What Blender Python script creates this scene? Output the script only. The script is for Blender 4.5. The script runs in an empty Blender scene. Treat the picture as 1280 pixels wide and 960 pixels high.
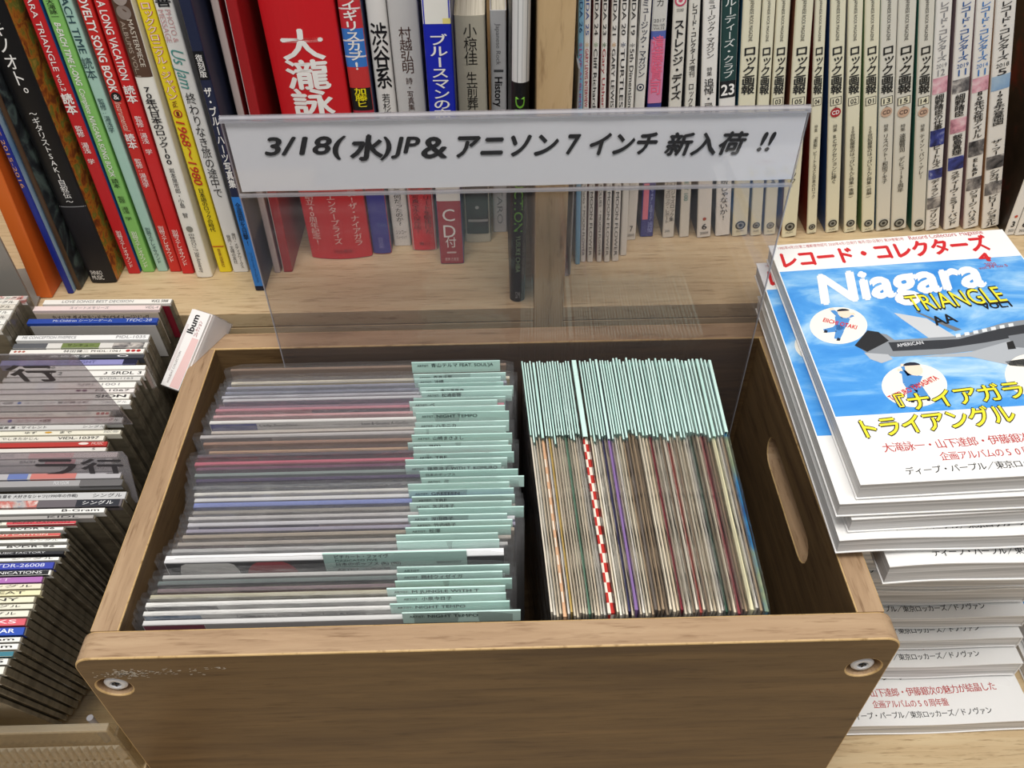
import bpy, math, random
from mathutils import Vector, Matrix
R = random.Random(7)
SC = bpy.context.scene
COL = SC.collection

# ------------------------------------------------------------------ camera
F, PITCH, YAW, ROLL = 1063.53, .7646, .0148, .0120
CAM = Vector((.0091, -.2019, .3654))
_f = Vector((math.sin(YAW)*math.cos(PITCH), math.cos(YAW)*math.cos(PITCH), -math.sin(PITCH)))
_rt = Vector((math.cos(YAW), -math.sin(YAW), 0)); _dn = _f.cross(_rt)
_r = _rt*math.cos(ROLL) + _dn*math.sin(ROLL); _d = -_rt*math.sin(ROLL) + _dn*math.cos(ROLL)
cd = bpy.data.cameras.new('camera'); cam = bpy.data.objects.new('camera', cd); COL.objects.link(cam)
cd.sensor_width = 36; cd.lens = F/1280*36; cd.clip_start = .01
m = Matrix((_r, -_d, -_f)).transposed().to_4x4(); m.translation = CAM
cam.matrix_world = m
SC.camera = cam

# ------------------------------------------------------------------ light
w = bpy.data.worlds.new('shop_light'); SC.world = w; w.use_nodes = True
_nt = w.node_tree; _bg = _nt.nodes['Background']; _bg.inputs[1].default_value = .62
_tc = _nt.nodes.new('ShaderNodeTexCoord'); _sp = _nt.nodes.new('ShaderNodeSeparateXYZ'); _cr = _nt.nodes.new('ShaderNodeValToRGB')
_mr = _nt.nodes.new('ShaderNodeMapRange'); _mr.inputs[1].default_value = -1; _mr.inputs[2].default_value = 1
_nt.links.new(_tc.outputs['Generated'], _sp.inputs[0]); _nt.links.new(_sp.outputs[2], _mr.inputs[0]); _nt.links.new(_mr.outputs[0], _cr.inputs[0]); _nt.links.new(_cr.outputs[0], _bg.inputs[0])
for _e, (_p, _v) in zip((_cr.color_ramp.elements[0], _cr.color_ramp.elements[1], _cr.color_ramp.elements.new(.5)), ((0, .08), (1, 1.05), (.5, .28))):
    _e.position = _p; _e.color = (_v*.95, _v*.98, _v, 1)
def area(name, loc, target, sx, sy, power, col=(1, .97, .93)):
    l = bpy.data.lights.new(name, 'AREA'); l.shape = 'RECTANGLE'; l.size = sx; l.size_y = sy
    l.energy = power; l.color = col
    o = bpy.data.objects.new(name, l); COL.objects.link(o); o.location = loc
    o.rotation_euler = (Vector(target)-Vector(loc)).to_track_quat('-Z', 'Y').to_euler()
    return o
area('ceiling_light', (.12, -.30, 1.25), (.05, .12, 0), 1.1, .35, 15)
area('ceiling_light', (-.35, .12, 1.5), (0, .15, .0), 1.3, .3, 7)
SC.view_settings.view_transform = 'Standard'; SC.view_settings.look = 'None'
SC.view_settings.exposure = -0.1; SC.view_settings.gamma = 1; SC.view_settings.use_curve_mapping = False
SC.cycles.transparent_max_bounces = 32

# ------------------------------------------------------------------ helpers: projection
def ray(u, v): return _f + _r*((u-640)/F) + _d*((v-480)/F)
def at(u, v, ax, val):
    d = ray(u, v); i = 'xyz'.index(ax)
    return CAM + d*((val-CAM[i])/d[i])
def hit(u, v, p, n):
    d = ray(u, v); return CAM + d*((Vector(p)-CAM).dot(n)/d.dot(n))

# ------------------------------------------------------------------ materials
def lin(h):
    h = h.lstrip('#'); h = ''.join(c*2 for c in h) if len(h) == 3 else h; o = []
    for i in (0, 2, 4):
        c = int(h[i:i+2], 16)/255
        o.append(c/12.92 if c <= .04045 else ((c+.055)/1.055)**2.4)
    return (*o, 1)
_M = {}
def col(h, rough=.45, spec=.4):
    k = ('c', h, rough, spec)
    if k not in _M:
        m = bpy.data.materials.new('print_'+h.strip('#')); m.use_nodes = True
        b = m.node_tree.nodes['Principled BSDF']
        b.inputs['Base Color'].default_value = lin(h); b.inputs['Roughness'].default_value = rough
        b.inputs['Specular IOR Level'].default_value = spec
        nt = m.node_tree
        tc = nt.nodes.new('ShaderNodeTexCoord'); nz = nt.nodes.new('ShaderNodeTexNoise'); nz.inputs['Scale'].default_value = 35
        rp = nt.nodes.new('ShaderNodeMapRange'); rp.inputs[3].default_value = rough-.08; rp.inputs[4].default_value = rough+.08
        nt.links.new(tc.outputs['Object'], nz.inputs['Vector']); nt.links.new(nz.outputs['Fac'], rp.inputs[0])
        nt.links.new(rp.outputs[0], b.inputs['Roughness'])
        _M[k] = m
    return _M[k]
def nodes(name, rough=.5, spec=.4):
    m = bpy.data.materials.new(name); m.use_nodes = True; nt = m.node_tree
    b = nt.nodes['Principled BSDF']; b.inputs['Roughness'].default_value = rough; b.inputs['Specular IOR Level'].default_value = spec
    tc = nt.nodes.new('ShaderNodeTexCoord'); mp = nt.nodes.new('ShaderNodeMapping')
    nt.links.new(tc.outputs['Object'], mp.inputs['Vector'])
    return m, nt, b, mp
def ramp(nt, fac, stops, interp='LINEAR'):
    r = nt.nodes.new('ShaderNodeValToRGB'); r.color_ramp.interpolation = interp
    el = r.color_ramp.elements
    while len(el) < len(stops): el.new(.5)
    for e, (p, c) in zip(el, stops): e.position = p; e.color = lin(c)
    nt.links.new(fac, r.inputs[0]); return r
def noise(nt, mp, scale, detail=4, rough=.6, dist=0):
    n = nt.nodes.new('ShaderNodeTexNoise'); n.inputs['Scale'].default_value = scale; n.inputs['Detail'].default_value = detail
    n.inputs['Roughness'].default_value = rough; n.inputs['Distortion'].default_value = dist
    nt.links.new(mp.outputs[0], n.inputs['Vector']); return n
def wood(name, stops, scl, big=9, fine=60, rough=.5, bump=.15):
    """long grain: a coarse figure and fine dark pores, both stretched along one axis"""
    m, nt, b, mp = nodes(name, rough)
    mp.inputs['Scale'].default_value = scl
    n1 = noise(nt, mp, big, 5, .65, .6); n2 = noise(nt, mp, fine, 3, .7)
    r1 = ramp(nt, n1.outputs['Fac'], stops)
    r2 = ramp(nt, n2.outputs['Fac'], [(.28, '#b3a493'), (.46, '#ffffff'), (1, '#ffffff')])
    mx = nt.nodes.new('ShaderNodeMix'); mx.data_type = 'RGBA'; mx.blend_type = 'MULTIPLY'; mx.inputs[0].default_value = .75
    nt.links.new(r1.outputs[0], mx.inputs[6]); nt.links.new(r2.outputs[0], mx.inputs[7])
    nt.links.new(mx.outputs[2], b.inputs['Base Color'])
    bp = nt.nodes.new('ShaderNodeBump'); bp.inputs['Strength'].default_value = bump; bp.inputs['Distance'].default_value = .001
    nt.links.new(n2.outputs['Fac'], bp.inputs['Height']); nt.links.new(bp.outputs[0], b.inputs['Normal'])
    return m
OAK = [(.3, '#57422d'), (.5, '#6a5337'), (.7, '#7a6040')]
M_oak_x = wood('oak_veneer_lengthwise', OAK, (1.2, 14, 14), 6, 28)
M_oak_y = wood('oak_veneer_crosswise', OAK, (14, 1.2, 14), 6, 28)
EDG = [(.3, '#967a5d'), (.5, '#aa8d6e'), (.7, '#b69a7a')]
M_edge_x = wood('oak_edge_band_lengthwise', EDG, (1.2, 14, 14), 7, 28)
M_edge_y = wood('oak_edge_band_crosswise', EDG, (14, 1.2, 14), 7, 28)
M_arris = wood('worn_arris', [(.2, '#b8965f'), (.6, '#ccab78')], (3, 3, 3), 30, 60)
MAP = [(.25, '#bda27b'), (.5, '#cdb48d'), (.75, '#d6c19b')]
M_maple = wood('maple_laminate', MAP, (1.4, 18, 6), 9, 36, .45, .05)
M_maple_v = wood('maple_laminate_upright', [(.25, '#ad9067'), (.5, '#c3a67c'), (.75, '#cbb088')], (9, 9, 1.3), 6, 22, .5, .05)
M_maple_shade = wood('maple_laminate_shaded', [(.25, '#8d7350'), (.5, '#a68a63'), (.75, '#b0956d')], (1.5, 10, 12), 6, 24, .5, .05)  # darker copy of the maple: the fascia's shade is put into its colour

def clear(name, tint, haze=.05, hazecol='#c8c8cc', rough=.06, gloss=1.0, wrinkle=0):
    m = bpy.data.materials.new(name); m.use_nodes = True; nt = m.node_tree; nt.nodes.remove(nt.nodes['Principled BSDF'])
    out = nt.nodes['Material Output']
    tr = nt.nodes.new('ShaderNodeBsdfTransparent'); tr.inputs[0].default_value = lin(tint)
    df = nt.nodes.new('ShaderNodeBsdfDiffuse'); df.inputs[0].default_value = lin(hazecol)
    gl = nt.nodes.new('ShaderNodeBsdfGlossy'); gl.inputs['Roughness'].default_value = rough
    lw = nt.nodes.new('ShaderNodeLayerWeight'); lw.inputs[0].default_value = .5
    pw_ = nt.nodes.new('ShaderNodeMath'); pw_.operation = 'POWER'; pw_.inputs[1].default_value = 5; nt.links.new(lw.outputs['Facing'], pw_.inputs[0])
    fr = nt.nodes.new('ShaderNodeMapRange'); fr.inputs[3].default_value = .04; fr.inputs[4].default_value = .9; nt.links.new(pw_.outputs[0], fr.inputs[0])
    m1 = nt.nodes.new('ShaderNodeMixShader'); m1.inputs[0].default_value = haze
    m2 = nt.nodes.new('ShaderNodeMixShader')
    ml = nt.nodes.new('ShaderNodeMath'); ml.operation = 'MULTIPLY'; ml.inputs[1].default_value = gloss
    nt.links.new(tr.outputs[0], m1.inputs[1]); nt.links.new(df.outputs[0], m1.inputs[2])
    nt.links.new(fr.outputs[0], ml.inputs[0]); nt.links.new(ml.outputs[0], m2.inputs[0])
    nt.links.new(m1.outputs[0], m2.inputs[1]); nt.links.new(gl.outputs[0], m2.inputs[2])
    nt.links.new(m2.outputs[0], out.inputs[0])
    if wrinkle:
        tc = nt.nodes.new('ShaderNodeTexCoord'); n = nt.nodes.new('ShaderNodeTexNoise'); n.inputs['Scale'].default_value = 45; n.inputs['Distortion'].default_value = 1.5
        mp = nt.nodes.new('ShaderNodeMapping'); mp.inputs['Scale'].default_value = (.5, 1, 2.5)
        bp = nt.nodes.new('ShaderNodeBump'); bp.inputs['Strength'].default_value = wrinkle; bp.inputs['Distance'].default_value = .004
        nt.links.new(tc.outputs['Object'], mp.inputs[0]); nt.links.new(mp.outputs[0], n.inputs['Vector'])
        nt.links.new(n.outputs['Fac'], bp.inputs['Height']); nt.links.new(bp.outputs[0], gl.inputs['Normal'])
    return m
M_acryl = clear('clear_acrylic', '#f1efef', .05, '#b9b9c0', .05)  # diffuse haze paints in the veil of reflected light on the sheet
M_pocket = clear('clear_pocket_film', '#fcfcfc', .006, '#c9c9d0', .05)
M_acryl_edge = clear('acrylic_cut_edge', '#d8d8da', .35, '#e8e8f0', .08)
M_sleeve = clear('clear_polypropylene', '#f6f6f6', .08, '#e6e6ea', .10, 1.6, .8)
M_card = clear('smoky_clear_plastic', '#e4e1e3', .22, '#c2bec1', .12)
M_greyp = clear('frosted_grey_plastic', '#bdbab6', .62, '#a7a39c', .3)
M_tray = clear('clear_tray_plastic', '#efebe2', .08, '#c9bda6', .1)
M_rib = clear('ribbed_tray_plastic', '#efe8da', .30, '#d8ccb4', .1)

def fancy(name, scale, stops, mscale=(1, 1, 1), detail=5, dist=.4, rough=.4):
    m, nt, b, mp = nodes(name, rough); mp.inputs['Scale'].default_value = mscale
    n = noise(nt, mp, scale, detail, .6, dist)
    r = ramp(nt, n.outputs['Fac'], stops); nt.links.new(r.outputs[0], b.inputs['Base Color']); return m
M_leaves = fancy('autumn_leaf_print', 110, [(.3, '#5b3a1c'), (.42, '#8d4a20'), (.5, '#c07a2a'), (.58, '#6f7a30'), (.7, '#b99a45')])
M_dim = fancy('dim_cover_print', 40, [(.35, '#1d1f22'), (.5, '#33383c'), (.62, '#5b6a66')], (1, 1, 1), 6, 2)
M_sky = fancy('sky_cover_print', 14, [(.3, '#4f86bf'), (.5, '#9fb9cf'), (.7, '#c9d3d6')])
M_multi = fancy('mixed_cover_print', 60, [(.3, '#3a4a80'), (.42, '#b9b4b0'), (.5, '#c46a60'), (.6, '#e5e0d8'), (.75, '#6a8a70')])
M_photo = fancy('small_photo_print', 90, [(.35, '#22242a'), (.5, '#6d6a6a'), (.65, '#cfc8c0')])
M_photob = fancy('small_blue_photo_print', 90, [(.35, '#1c2250'), (.5, '#3a4590'), (.68, '#b9bfd8')])
M_photop = fancy('small_pink_photo_print', 90, [(.35, '#a06a78'), (.5, '#d9a0ac'), (.68, '#eed8d8')])
M_bluecov = fancy('blue_green_cover_print', 25, [(.3, '#17427a'), (.5, '#2f6f9a'), (.6, '#7f8f70'), (.75, '#b9b59a')], (1, 1, 2))
M_water = fancy('blue_waterfall_print', 16, [(.30, '#2f86d8'), (.48, '#4d9be2'), (.56, '#7db8ea'), (.66, '#b5d6f0'), (.8, '#e2eef6')], (1.2, 2.6, 1), 8, .7, .3)
M_gap_shade = fancy('gap_shade_cover', 30, [(.3, '#141210'), (.5, '#2a211c'), (.62, '#5a1c18')])  # shade of the empty gap put into the cover colour; red is print
def pages_mat(name, axis, freq, stops):
    m, nt, b, mp = nodes(name, .7, .2)
    s = [1, 1, 1]; s['xyz'.index(axis)] = freq; mp.inputs['Scale'].default_value = s
    n = noise(nt, mp, 6, 2, .6); r = ramp(nt, n.outputs['Fac'], stops); nt.links.new(r.outputs[0], b.inputs['Base Color']); return m
M_pages = pages_mat('page_edges', 'z', 180, [(.3, '#aeacaa'), (.5, '#d6d4d2'), (.68, '#efedeb')])
M_bookpages = pages_mat('book_page_edges', 'x', 180, [(.3, '#b9b09c'), (.6, '#ddd6c6')])
def checker():
    m, nt, b, mp = nodes('red_and_white_check', .4)
    mp.inputs['Scale'].default_value = (1, 1, 1)
    c = nt.nodes.new('ShaderNodeTexChecker'); c.inputs['Scale'].default_value = 170
    c.inputs['Color1'].default_value = lin('#c03028'); c.inputs['Color2'].default_value = lin('#f0e6d6')
    nt.links.new(mp.outputs[0], c.inputs[0]); nt.links.new(c.outputs[0], b.inputs['Base Color']); return m
M_check = checker()
M_caseside = fancy('smoky_case_side', 30, [(.3, '#4a4338'), (.6, '#6e6656')], (1, 1, 3), 4, .2, .18)
M_metal = fancy('grey_steel', 20, [(.3, '#86888a'), (.6, '#9a9c9e')], (1, 1, 1), 3, 0, .35)

# ------------------------------------------------------------------ glyphs
_G = {}
class Faces(list): copies = 1                                    # face list that knows how many shifted outlines it holds
def glyph(s, bold=0.0, shear=0.0):
    k = (s, bold, shear)
    if k in _G: return _G[k]
    c = bpy.data.curves.new('g', 'FONT'); c.body = s; c.size = 1; c.shear = shear
    c.resolution_u = 3
    o = bpy.data.objects.new('g', c); COL.objects.link(o)
    dg = bpy.context.evaluated_depsgraph_get(); dg.update()
    me = o.evaluated_get(dg).to_mesh()
    vs = [(v.co.x, v.co.y) for v in me.vertices]; fs = [tuple(p.vertices) for p in me.polygons]
    o.evaluated_get(dg).to_mesh_clear()
    if bold > .004:                                                 # heavier strokes: the same flat outline laid down with small shifts
        b_ = bold*.8; n0 = len(vs); sh = [(b_, 0), (-b_, 0), (0, b_), (0, -b_)] if bold > .015 else [(b_, 0), (-b_, 0)]
        vs, fs = [(x+dx, y+dy) for dx, dy in sh for x, y in vs], Faces(tuple(i+n0*k for i in f) for k in range(len(sh)) for f in fs); fs.copies = len(sh)
    bpy.data.objects.remove(o); bpy.data.curves.remove(c)
    _G[k] = (vs, fs); return _G[k]
def bounds(vs):
    xs = [v[0] for v in vs] or [0]; ys = [v[1] for v in vs] or [0]
    return min(xs), min(ys), max(xs), max(ys)
_cb = bounds(glyph('国')[0]); CX, CY = (_cb[0]+_cb[2])/2, (_cb[1]+_cb[3])/2; CS = max(_cb[2]-_cb[0], _cb[3]-_cb[1])*1.04
SIDE = 'ー―-~～—（）()「」『』／/:：…'
def cell(ch, bold=0, vert=True, shear=0):
    """one glyph in a unit cell centred on the origin"""
    vs, fs = glyph(ch, bold, shear)
    if ord(ch) < 0x2e80 and ch not in '♪':
        b = bounds(vs); vs = [((x-(b[0]+b[2])/2)/CS, (y-CY)/CS) for x, y in vs]
    else: vs = [((x-CX)/CS, (y-CY)/CS) for x, y in vs]
    if vert and ch in SIDE: vs = [(y, -x) for x, y in vs]
    if vert and ch in 'ッャュョァィゥェォっゃゅょ': vs = [(x+.1, y+.1) for x, y in vs]
    if vert and ch in '、。': vs = [(x+.55, y+.55) for x, y in vs]
    return vs, fs

class MB:
    """collects quads, boxes, prisms and lettering for ONE mesh object"""
    def __init__(s): s.v, s.f, s.mi, s.ms = [], [], [], []
    def mat(s, m):
        if m not in s.ms: s.ms.append(m)
        return s.ms.index(m)
    def add(s, vs, fs, m):
        n = len(s.v); i = s.mat(m); s.v += [tuple(v) for v in vs]
        for f in fs: s.f.append(tuple(n+k for k in f)); s.mi.append(i)
    def quad(s, a, b, c, d, m): s.add([a, b, c, d], [(0, 1, 2, 3)], m)
    def box(s, a, b, m, top=None):
        (x0, y0, z0), (x1, y1, z1) = a, b
        vs = [(x0, y0, z0), (x1, y0, z0), (x1, y1, z0), (x0, y1, z0), (x0, y0, z1), (x1, y0, z1), (x1, y1, z1), (x0, y1, z1)]
        s.add(vs, [(0, 3, 2, 1), (0, 1, 5, 4), (1, 2, 6, 5), (2, 3, 7, 6), (3, 0, 4, 7)], m); s.add(vs[4:], [(0, 1, 2, 3)], top or m)
    def prism(s, prof, lo, hi, m, fn=lambda a, b, h: (a, b, h), capm=None):
        n = len(prof); vs = [fn(a, b, lo) for a, b in prof] + [fn(a, b, hi) for a, b in prof]
        s.add(vs, [(i, (i+1) % n, n+(i+1) % n, n+i) for i in range(n)], m)
        s.add([vs[i] for i in range(n)][::-1], [tuple(range(n))], capm or m); s.add(vs[n:], [tuple(range(n))], capm or m)
    def letters(s, vs, fs, m, fn):
        if not vs: return
        pts = [fn(x, y) for x, y in vs]; nc = getattr(fs, 'copies', 1)
        if nc > 1:                                                  # outlines of one letter lie a hair above each other, like layers of ink
            x, y = vs[0]; o = Vector(pts[0]); nn = (Vector(fn(x+1e-4, y))-o).cross(Vector(fn(x, y+1e-4))-o)
            nn = nn.normalized() if nn.length > 1e-12 else Vector((0, 0, 1)); k = len(vs)//nc
            pts = [Vector(p)+nn*(i//k)*1.2e-5 for i, p in enumerate(pts)]
        s.add(pts, fs, m)
    # vertical line of characters: x centre, from height za down to zb, character width cw
    def vline(s, txt, xc, za, zb, cw, m, fn, bold=0):
        n = len(txt); p = (za-zb)/n
        for i, ch in enumerate(txt):
            if ch in ' 　': continue
            vs, fs = cell(ch, bold); cz = za-(i+.5)*p
            s.letters([(xc+x*cw, cz+y*p*.98) for x, y in vs], fs, m, fn)
    # latin lettering turned a quarter so that it reads downwards
    def rline(s, txt, xc, za, zb, hgt, m, fn, bold=0, shear=0):
        vs, fs = glyph(txt, bold, shear); b = bounds(vs); L = max(b[2]-b[0], 1e-6); H = .73
        s.letters([(xc+(y-H/2)/H*hgt, za-(x-b[0])/L*(za-zb)) for x, y in vs], fs, m, fn)
    # upright lettering stretched into a box
    def hbox(s, txt, x0, x1, y0, y1, m, fn, bold=0, shear=0):
        vs, fs = glyph(txt, bold, shear); b = bounds(vs)
        s.letters([(x0+(x-b[0])/max(b[2]-b[0], 1e-6)*(x1-x0), y0+(y-b[1])/max(b[3]-b[1], 1e-6)*(y1-y0)) for x, y in vs], fs, m, fn)
    # one horizontal line, cap height hgt, squeezed to width if width is given
    def hline(s, txt, x0, y0, hgt, m, fn, bold=0, shear=0, width=None):
        vs, fs = glyph(txt, bold, shear); b = bounds(vs); k = hgt/.73; kx = k if width is None else width/max(b[2]-b[0], 1e-6)
        s.letters([(x0+(x-b[0])*kx, y0+y*k) for x, y in vs], fs, m, fn)
    # characters in equal cells from P to Q (2-D points), height h
    def cells(s, txt, P, Q, h, m, fn, bold=0, shear=0, nvis=None):
        P, Q = Vector(P), Vector(Q); n = nvis or len(txt); st = (Q-P)/n; ux = st.normalized(); uy = Vector((-ux.y, ux.x))
        for i, ch in enumerate(txt):
            if ch in ' 　': continue
            vs, fs = cell(ch, bold, False, shear); c = P+st*(i+.5)+uy*h*.5
            s.letters([tuple(c+ux*(x*st.length*.97)+uy*(y*h)) for x, y in vs], fs, m, fn)
    def build(s, name, parent=None, loc=(0, 0, 0), rot=(0, 0, 0), smooth=False):
        me = bpy.data.meshes.new(name); me.from_pydata(s.v, [], s.f)
        for k in s.ms: me.materials.append(k)
        me.polygons.foreach_set('material_index', s.mi)
        if smooth: me.polygons.foreach_set('use_smooth', [True]*len(s.f))
        me.update()
        o = bpy.data.objects.new(name, me); COL.objects.link(o); o.parent = parent; o.location = loc; o.rotation_euler = rot
        return o
def bevel(o, wd=.001, seg=2):
    b = o.modifiers.new('edge', 'BEVEL'); b.width = wd; b.segments = seg; b.limit_method = 'ANGLE'; b.angle_limit = math.radians(50); return o
def thing(name, label, cat, loc=(0, 0, 0), rot=(0, 0, 0), group=None):
    o = bpy.data.objects.new(name, None); COL.objects.link(o); o.empty_display_size = .02
    o.location = loc; o.rotation_euler = rot; o['label'] = label; o['category'] = cat
    if group: o['group'] = group
    return o
def tag(o, label, cat, group=None):
    o['label'] = label; o['category'] = cat
    if group: o['group'] = group
    return o
def nth(n): return '%d%s' % (n, 'th' if 10 <= n % 100 <= 20 else {1: 'st', 2: 'nd', 3: 'rd'}.get(n % 10, 'th'))
def sheet(outline, holes, th, mats, arr=.0008):
    """a board from a 2-D outline with holes, thickness along +z, softened edges; mats = (face, edge, arris)"""
    c = bpy.data.curves.new('b', 'CURVE'); c.dimensions = '2D'; c.fill_mode = 'BOTH'; c.extrude = th/2-arr; c.bevel_depth = arr; c.bevel_resolution = 1; c.offset = -arr
    for poly in [outline]+holes:
        sp = c.splines.new('POLY'); sp.points.add(len(poly)-1); sp.use_cyclic_u = True
        for p, (x, y) in zip(sp.points, poly): p.co = (x, y, 0, 1)
    o = bpy.data.objects.new('b', c); COL.objects.link(o)
    dg = bpy.context.evaluated_depsgraph_get(); dg.update()
    me = bpy.data.meshes.new_from_object(o.evaluated_get(dg)); bpy.data.objects.remove(o)
    mb = MB()
    for p in me.polygons:
        n = abs(p.normal.z); k = mats[0] if n > .95 else mats[1] if n < .1 else mats[2]
        mb.add([me.vertices[i].co for i in p.vertices], [tuple(range(len(p.vertices)))], k)
    return mb
def arc(cx, cy, r, a0, a1, n=8): return [(cx+r*math.cos(math.radians(a0+(a1-a0)*i/n)), cy+r*math.sin(math.radians(a0+(a1-a0)*i/n))) for i in range(n+1)]

# ================================================================== the setting
S = .003                                                            # upper shelf surface
fl = MB(); fl.box((-3, -3, -1.02), (3, .9, -1.0), fancy('shop_floor_vinyl', 8, [(.3, '#8a8680'), (.7, '#9c978f')])); o = fl.build('floor'); o['kind'] = 'structure'
fl = MB(); fl.box((-3, .9, -1.02), (3, .95, 2.4), col('#cfcac2')); o = fl.build('wall_back'); o['kind'] = 'structure'

unit = thing('display_shelf', 'pale wood shop shelf carrying the books behind the crate, with stepped counter below', 'shelf', (0, .25, -1.0))
def upart(name, a, b, mat, bev=.001):
    mb = MB(); mb.box((a[0], a[1]-.25, a[2]+1), (b[0], b[1]-.25, b[2]+1), mat); return bevel(mb.build(name, unit), bev)
upart('shelf_board', (-.75, .25, S-.012), (.75, .53, S), M_maple)
upart('apron', (-.75, .25, S-.026), (.19, .262, S-.0125), M_maple)
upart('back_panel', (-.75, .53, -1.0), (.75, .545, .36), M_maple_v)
dv = at(668, 391, 'z', S); dvr = at(705, 391, 'z', S)
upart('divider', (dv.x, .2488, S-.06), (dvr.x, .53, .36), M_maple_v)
upart('fascia', (-.75, .345, -.9), (.75, .358, S-.012), M_maple_shade)
upart('counter_top', (-.75, -.25, -.22), (.75, .345, -.197), M_maple)
upart('counter_step', (-.75, -.25, -.197), (-.199, .345, -.1255), M_maple)
upart('counter_base', (-.73, -.22, -1.0), (.73, .345, -.22), M_maple_shade)

# ================================================================== wooden crate
W, H = .196, .197
T1, D, T2, OX, TS = .0146, .2178, .0156, .0048, .0137
crate = thing('wooden_crate', 'open oak-veneer wooden crate holding two rows of records', 'crate', (0, 0, -H))
def board(z_holes):
    r = .009
    out = [(-W, .0), (W, .0)] + arc(W-r, H-r, r, 0, 90) + arc(-W+r, H-r, r, 90, 180)
    return out, z_holes
HX, HZ = .1838, H-.0275
holes = [arc(sx*HX, HZ, .0085, 0, 345, 23)[::-1] for sx in (-1, 1)]
# front board: x right, z up, thickness towards +y
for nm, y0, th, hs in (('front_panel', 0, T1, holes), ('back_panel', D, T2, [])):
    out, _ = board(None)
    mb = sheet(out, hs, th, (M_oak_x, M_edge_x, M_arris))
    mb.v = [(x, y0+th/2-z, y) for x, y, z in mb.v]
    if nm == 'front_panel':
        sc = col('#cfc6b8', .7)
        for i in range(150):                                        # pale scuffs near the upper corner
            g = R.random(); x = -.176+ (R.gauss(0, .006) if g < .6 else R.random()*.05); z = H-.0145+R.gauss(0, .0016)-(x+.176)*-.05
            a, b2 = R.uniform(.0003, .0012), R.uniform(.0001, .0004); t = R.uniform(-.3, .5)
            c, s_ = math.cos(t), math.sin(t)
            mb.add([(x+dx*c*a-dz*s_*b2, -.00012, z+dx*s_*a+dz*c*b2) for dx, dz in ((-1, -.6), (.8, -1), (1, .4), (-.5, 1))], [(0, 1, 2, 3)], sc)
    mb.build(nm, crate)
for sx in (-1, 1):
    y0, y1 = T1, D
    yc, zc, a, b = .1158, H-.0385, .0445-.0105, .0105
    slot = arc(yc+a, zc, b, -90, 90) + arc(yc-a, zc, b, 90, 270)
    out = [(y0, 0.002), (y1, 0.002), (y1, H), (y0, H)]
    mb = sheet(out, [slot[::-1]], TS, (M_oak_y, M_edge_y, M_arris), .0006)
    xc = sx*(W-OX-TS/2)
    mb.v = [(xc+z, x, y) for x, y, z in mb.v]
    mb.build('side_panel', crate)
mb = MB(); mb.box((-W+OX+TS, T1, .004), (W-OX-TS, D, .012), M_oak_x); mb.build('base_panel', crate)
for sx in (-1, 1):
    mb = MB(); 
    mb.prism(arc(0, 0, .0083, 0, 345, 23), .006, .0085, M_arris, lambda a, b, h: (a, h, b))
    ring = mb.build('bolt_recess', crate, (sx*HX, 0, HZ))
    mb = MB(); pr_ = [(.0057, .0045), (.0057, .0020), (.0045, .0012), (.003, .0012), (.0026, .002), (0.0001, .002)]
    n = 20
    for (r0, y0), (r1, y1) in zip(pr_, pr_[1:]):
        for i in range(n):
            a0, a1 = 2*math.pi*i/n, 2*math.pi*(i+1)/n
            mb.quad((r0*math.cos(a0), y0, r0*math.sin(a0)), (r0*math.cos(a1), y0, r0*math.sin(a1)), (r1*math.cos(a1), y1, r1*math.sin(a1)), (r1*math.cos(a0), y1, r1*math.sin(a0)), col('#d9d9dc', .35) if r1 > .002 and r0 > .0028 else col('#8c8f94', .3))
    mb.prism(arc(0, 0, .0056, 0, 342, 19), .0045, .006, col('#d9d9dc', .35), lambda a, b, h: (a, h, b))
    mb.box((-.0018, .0012, -.0003), (.0018, .0021, .0003), col('#222326')); mb.box((-.0003, .0012, -.0018), (.0003, .0021, .0018), col('#222326'))
    mb.build('bolt', ring)

# ================================================================== sign holder and its paper
YS = .2095
holder = thing('sign_holder', 'clear acrylic sign holder standing in the crate behind the records', 'sign holder', (0, YS, -H+.0125))
Z0 = H-.0125
zt = .163; zb = .1165; xl, xr = -.1335, .1715
mb = MB(); mb.box((xl, .0030, 0), (xr, .0045, zt+Z0), M_acryl); mb.build('acrylic_sheet', holder)
mb = MB(); mb.box((xl, 0.0, zb+Z0), (xr, .0008, zt+Z0-.001), M_pocket)
mb.box((xl, .0008, zb+Z0), (xr, .0030, zb+Z0+.0014), M_acryl_edge)
mb.box((xl, -.0003, zt+Z0-.0022), (xr, .0, zt+Z0-.001), M_acryl_edge); mb.box((xl, .0, zt+Z0-.0008), (xr, .0045, zt+Z0), M_acryl_edge)
mb.build('label_pocket', holder)
for xe in (xl-.0006, xr):
    mb = MB(); mb.box((xe, .003, 0), (xe+.0006, .0045, zt+Z0), M_acryl_edge); mb.build('cut_edge', holder)
YP = YS+.0015
def onp(u, v):
    p = at(u, v, 'y', YP); return p.x, p.z
mb = MB(); pw = col('#f1f1f6', .6)
nx = 40; xs = [xl+.002+(xr-.001-xl-.002)*i/nx for i in range(nx+1)]
def pz(i, top): return (zt-.0022-.0008*abs(math.sin(i*.33)) if top else zb+.0032+.0012*i/nx)
for th in (0, .0002):
    vs = []
    for i, x in enumerate(xs):
        yy = YP+.0002*math.sin(i*.8)+th
        vs += [(x, yy, pz(i, False)), (x, yy+.0001, pz(i, True))]
    mb.add(vs, [(2*i, 2*i+2, 2*i+3, 2*i+1) for i in range(nx)], pw)
ink = col('#14151c', .6)
fnp = lambda x, y: (x, YP-.00045, y)
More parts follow.
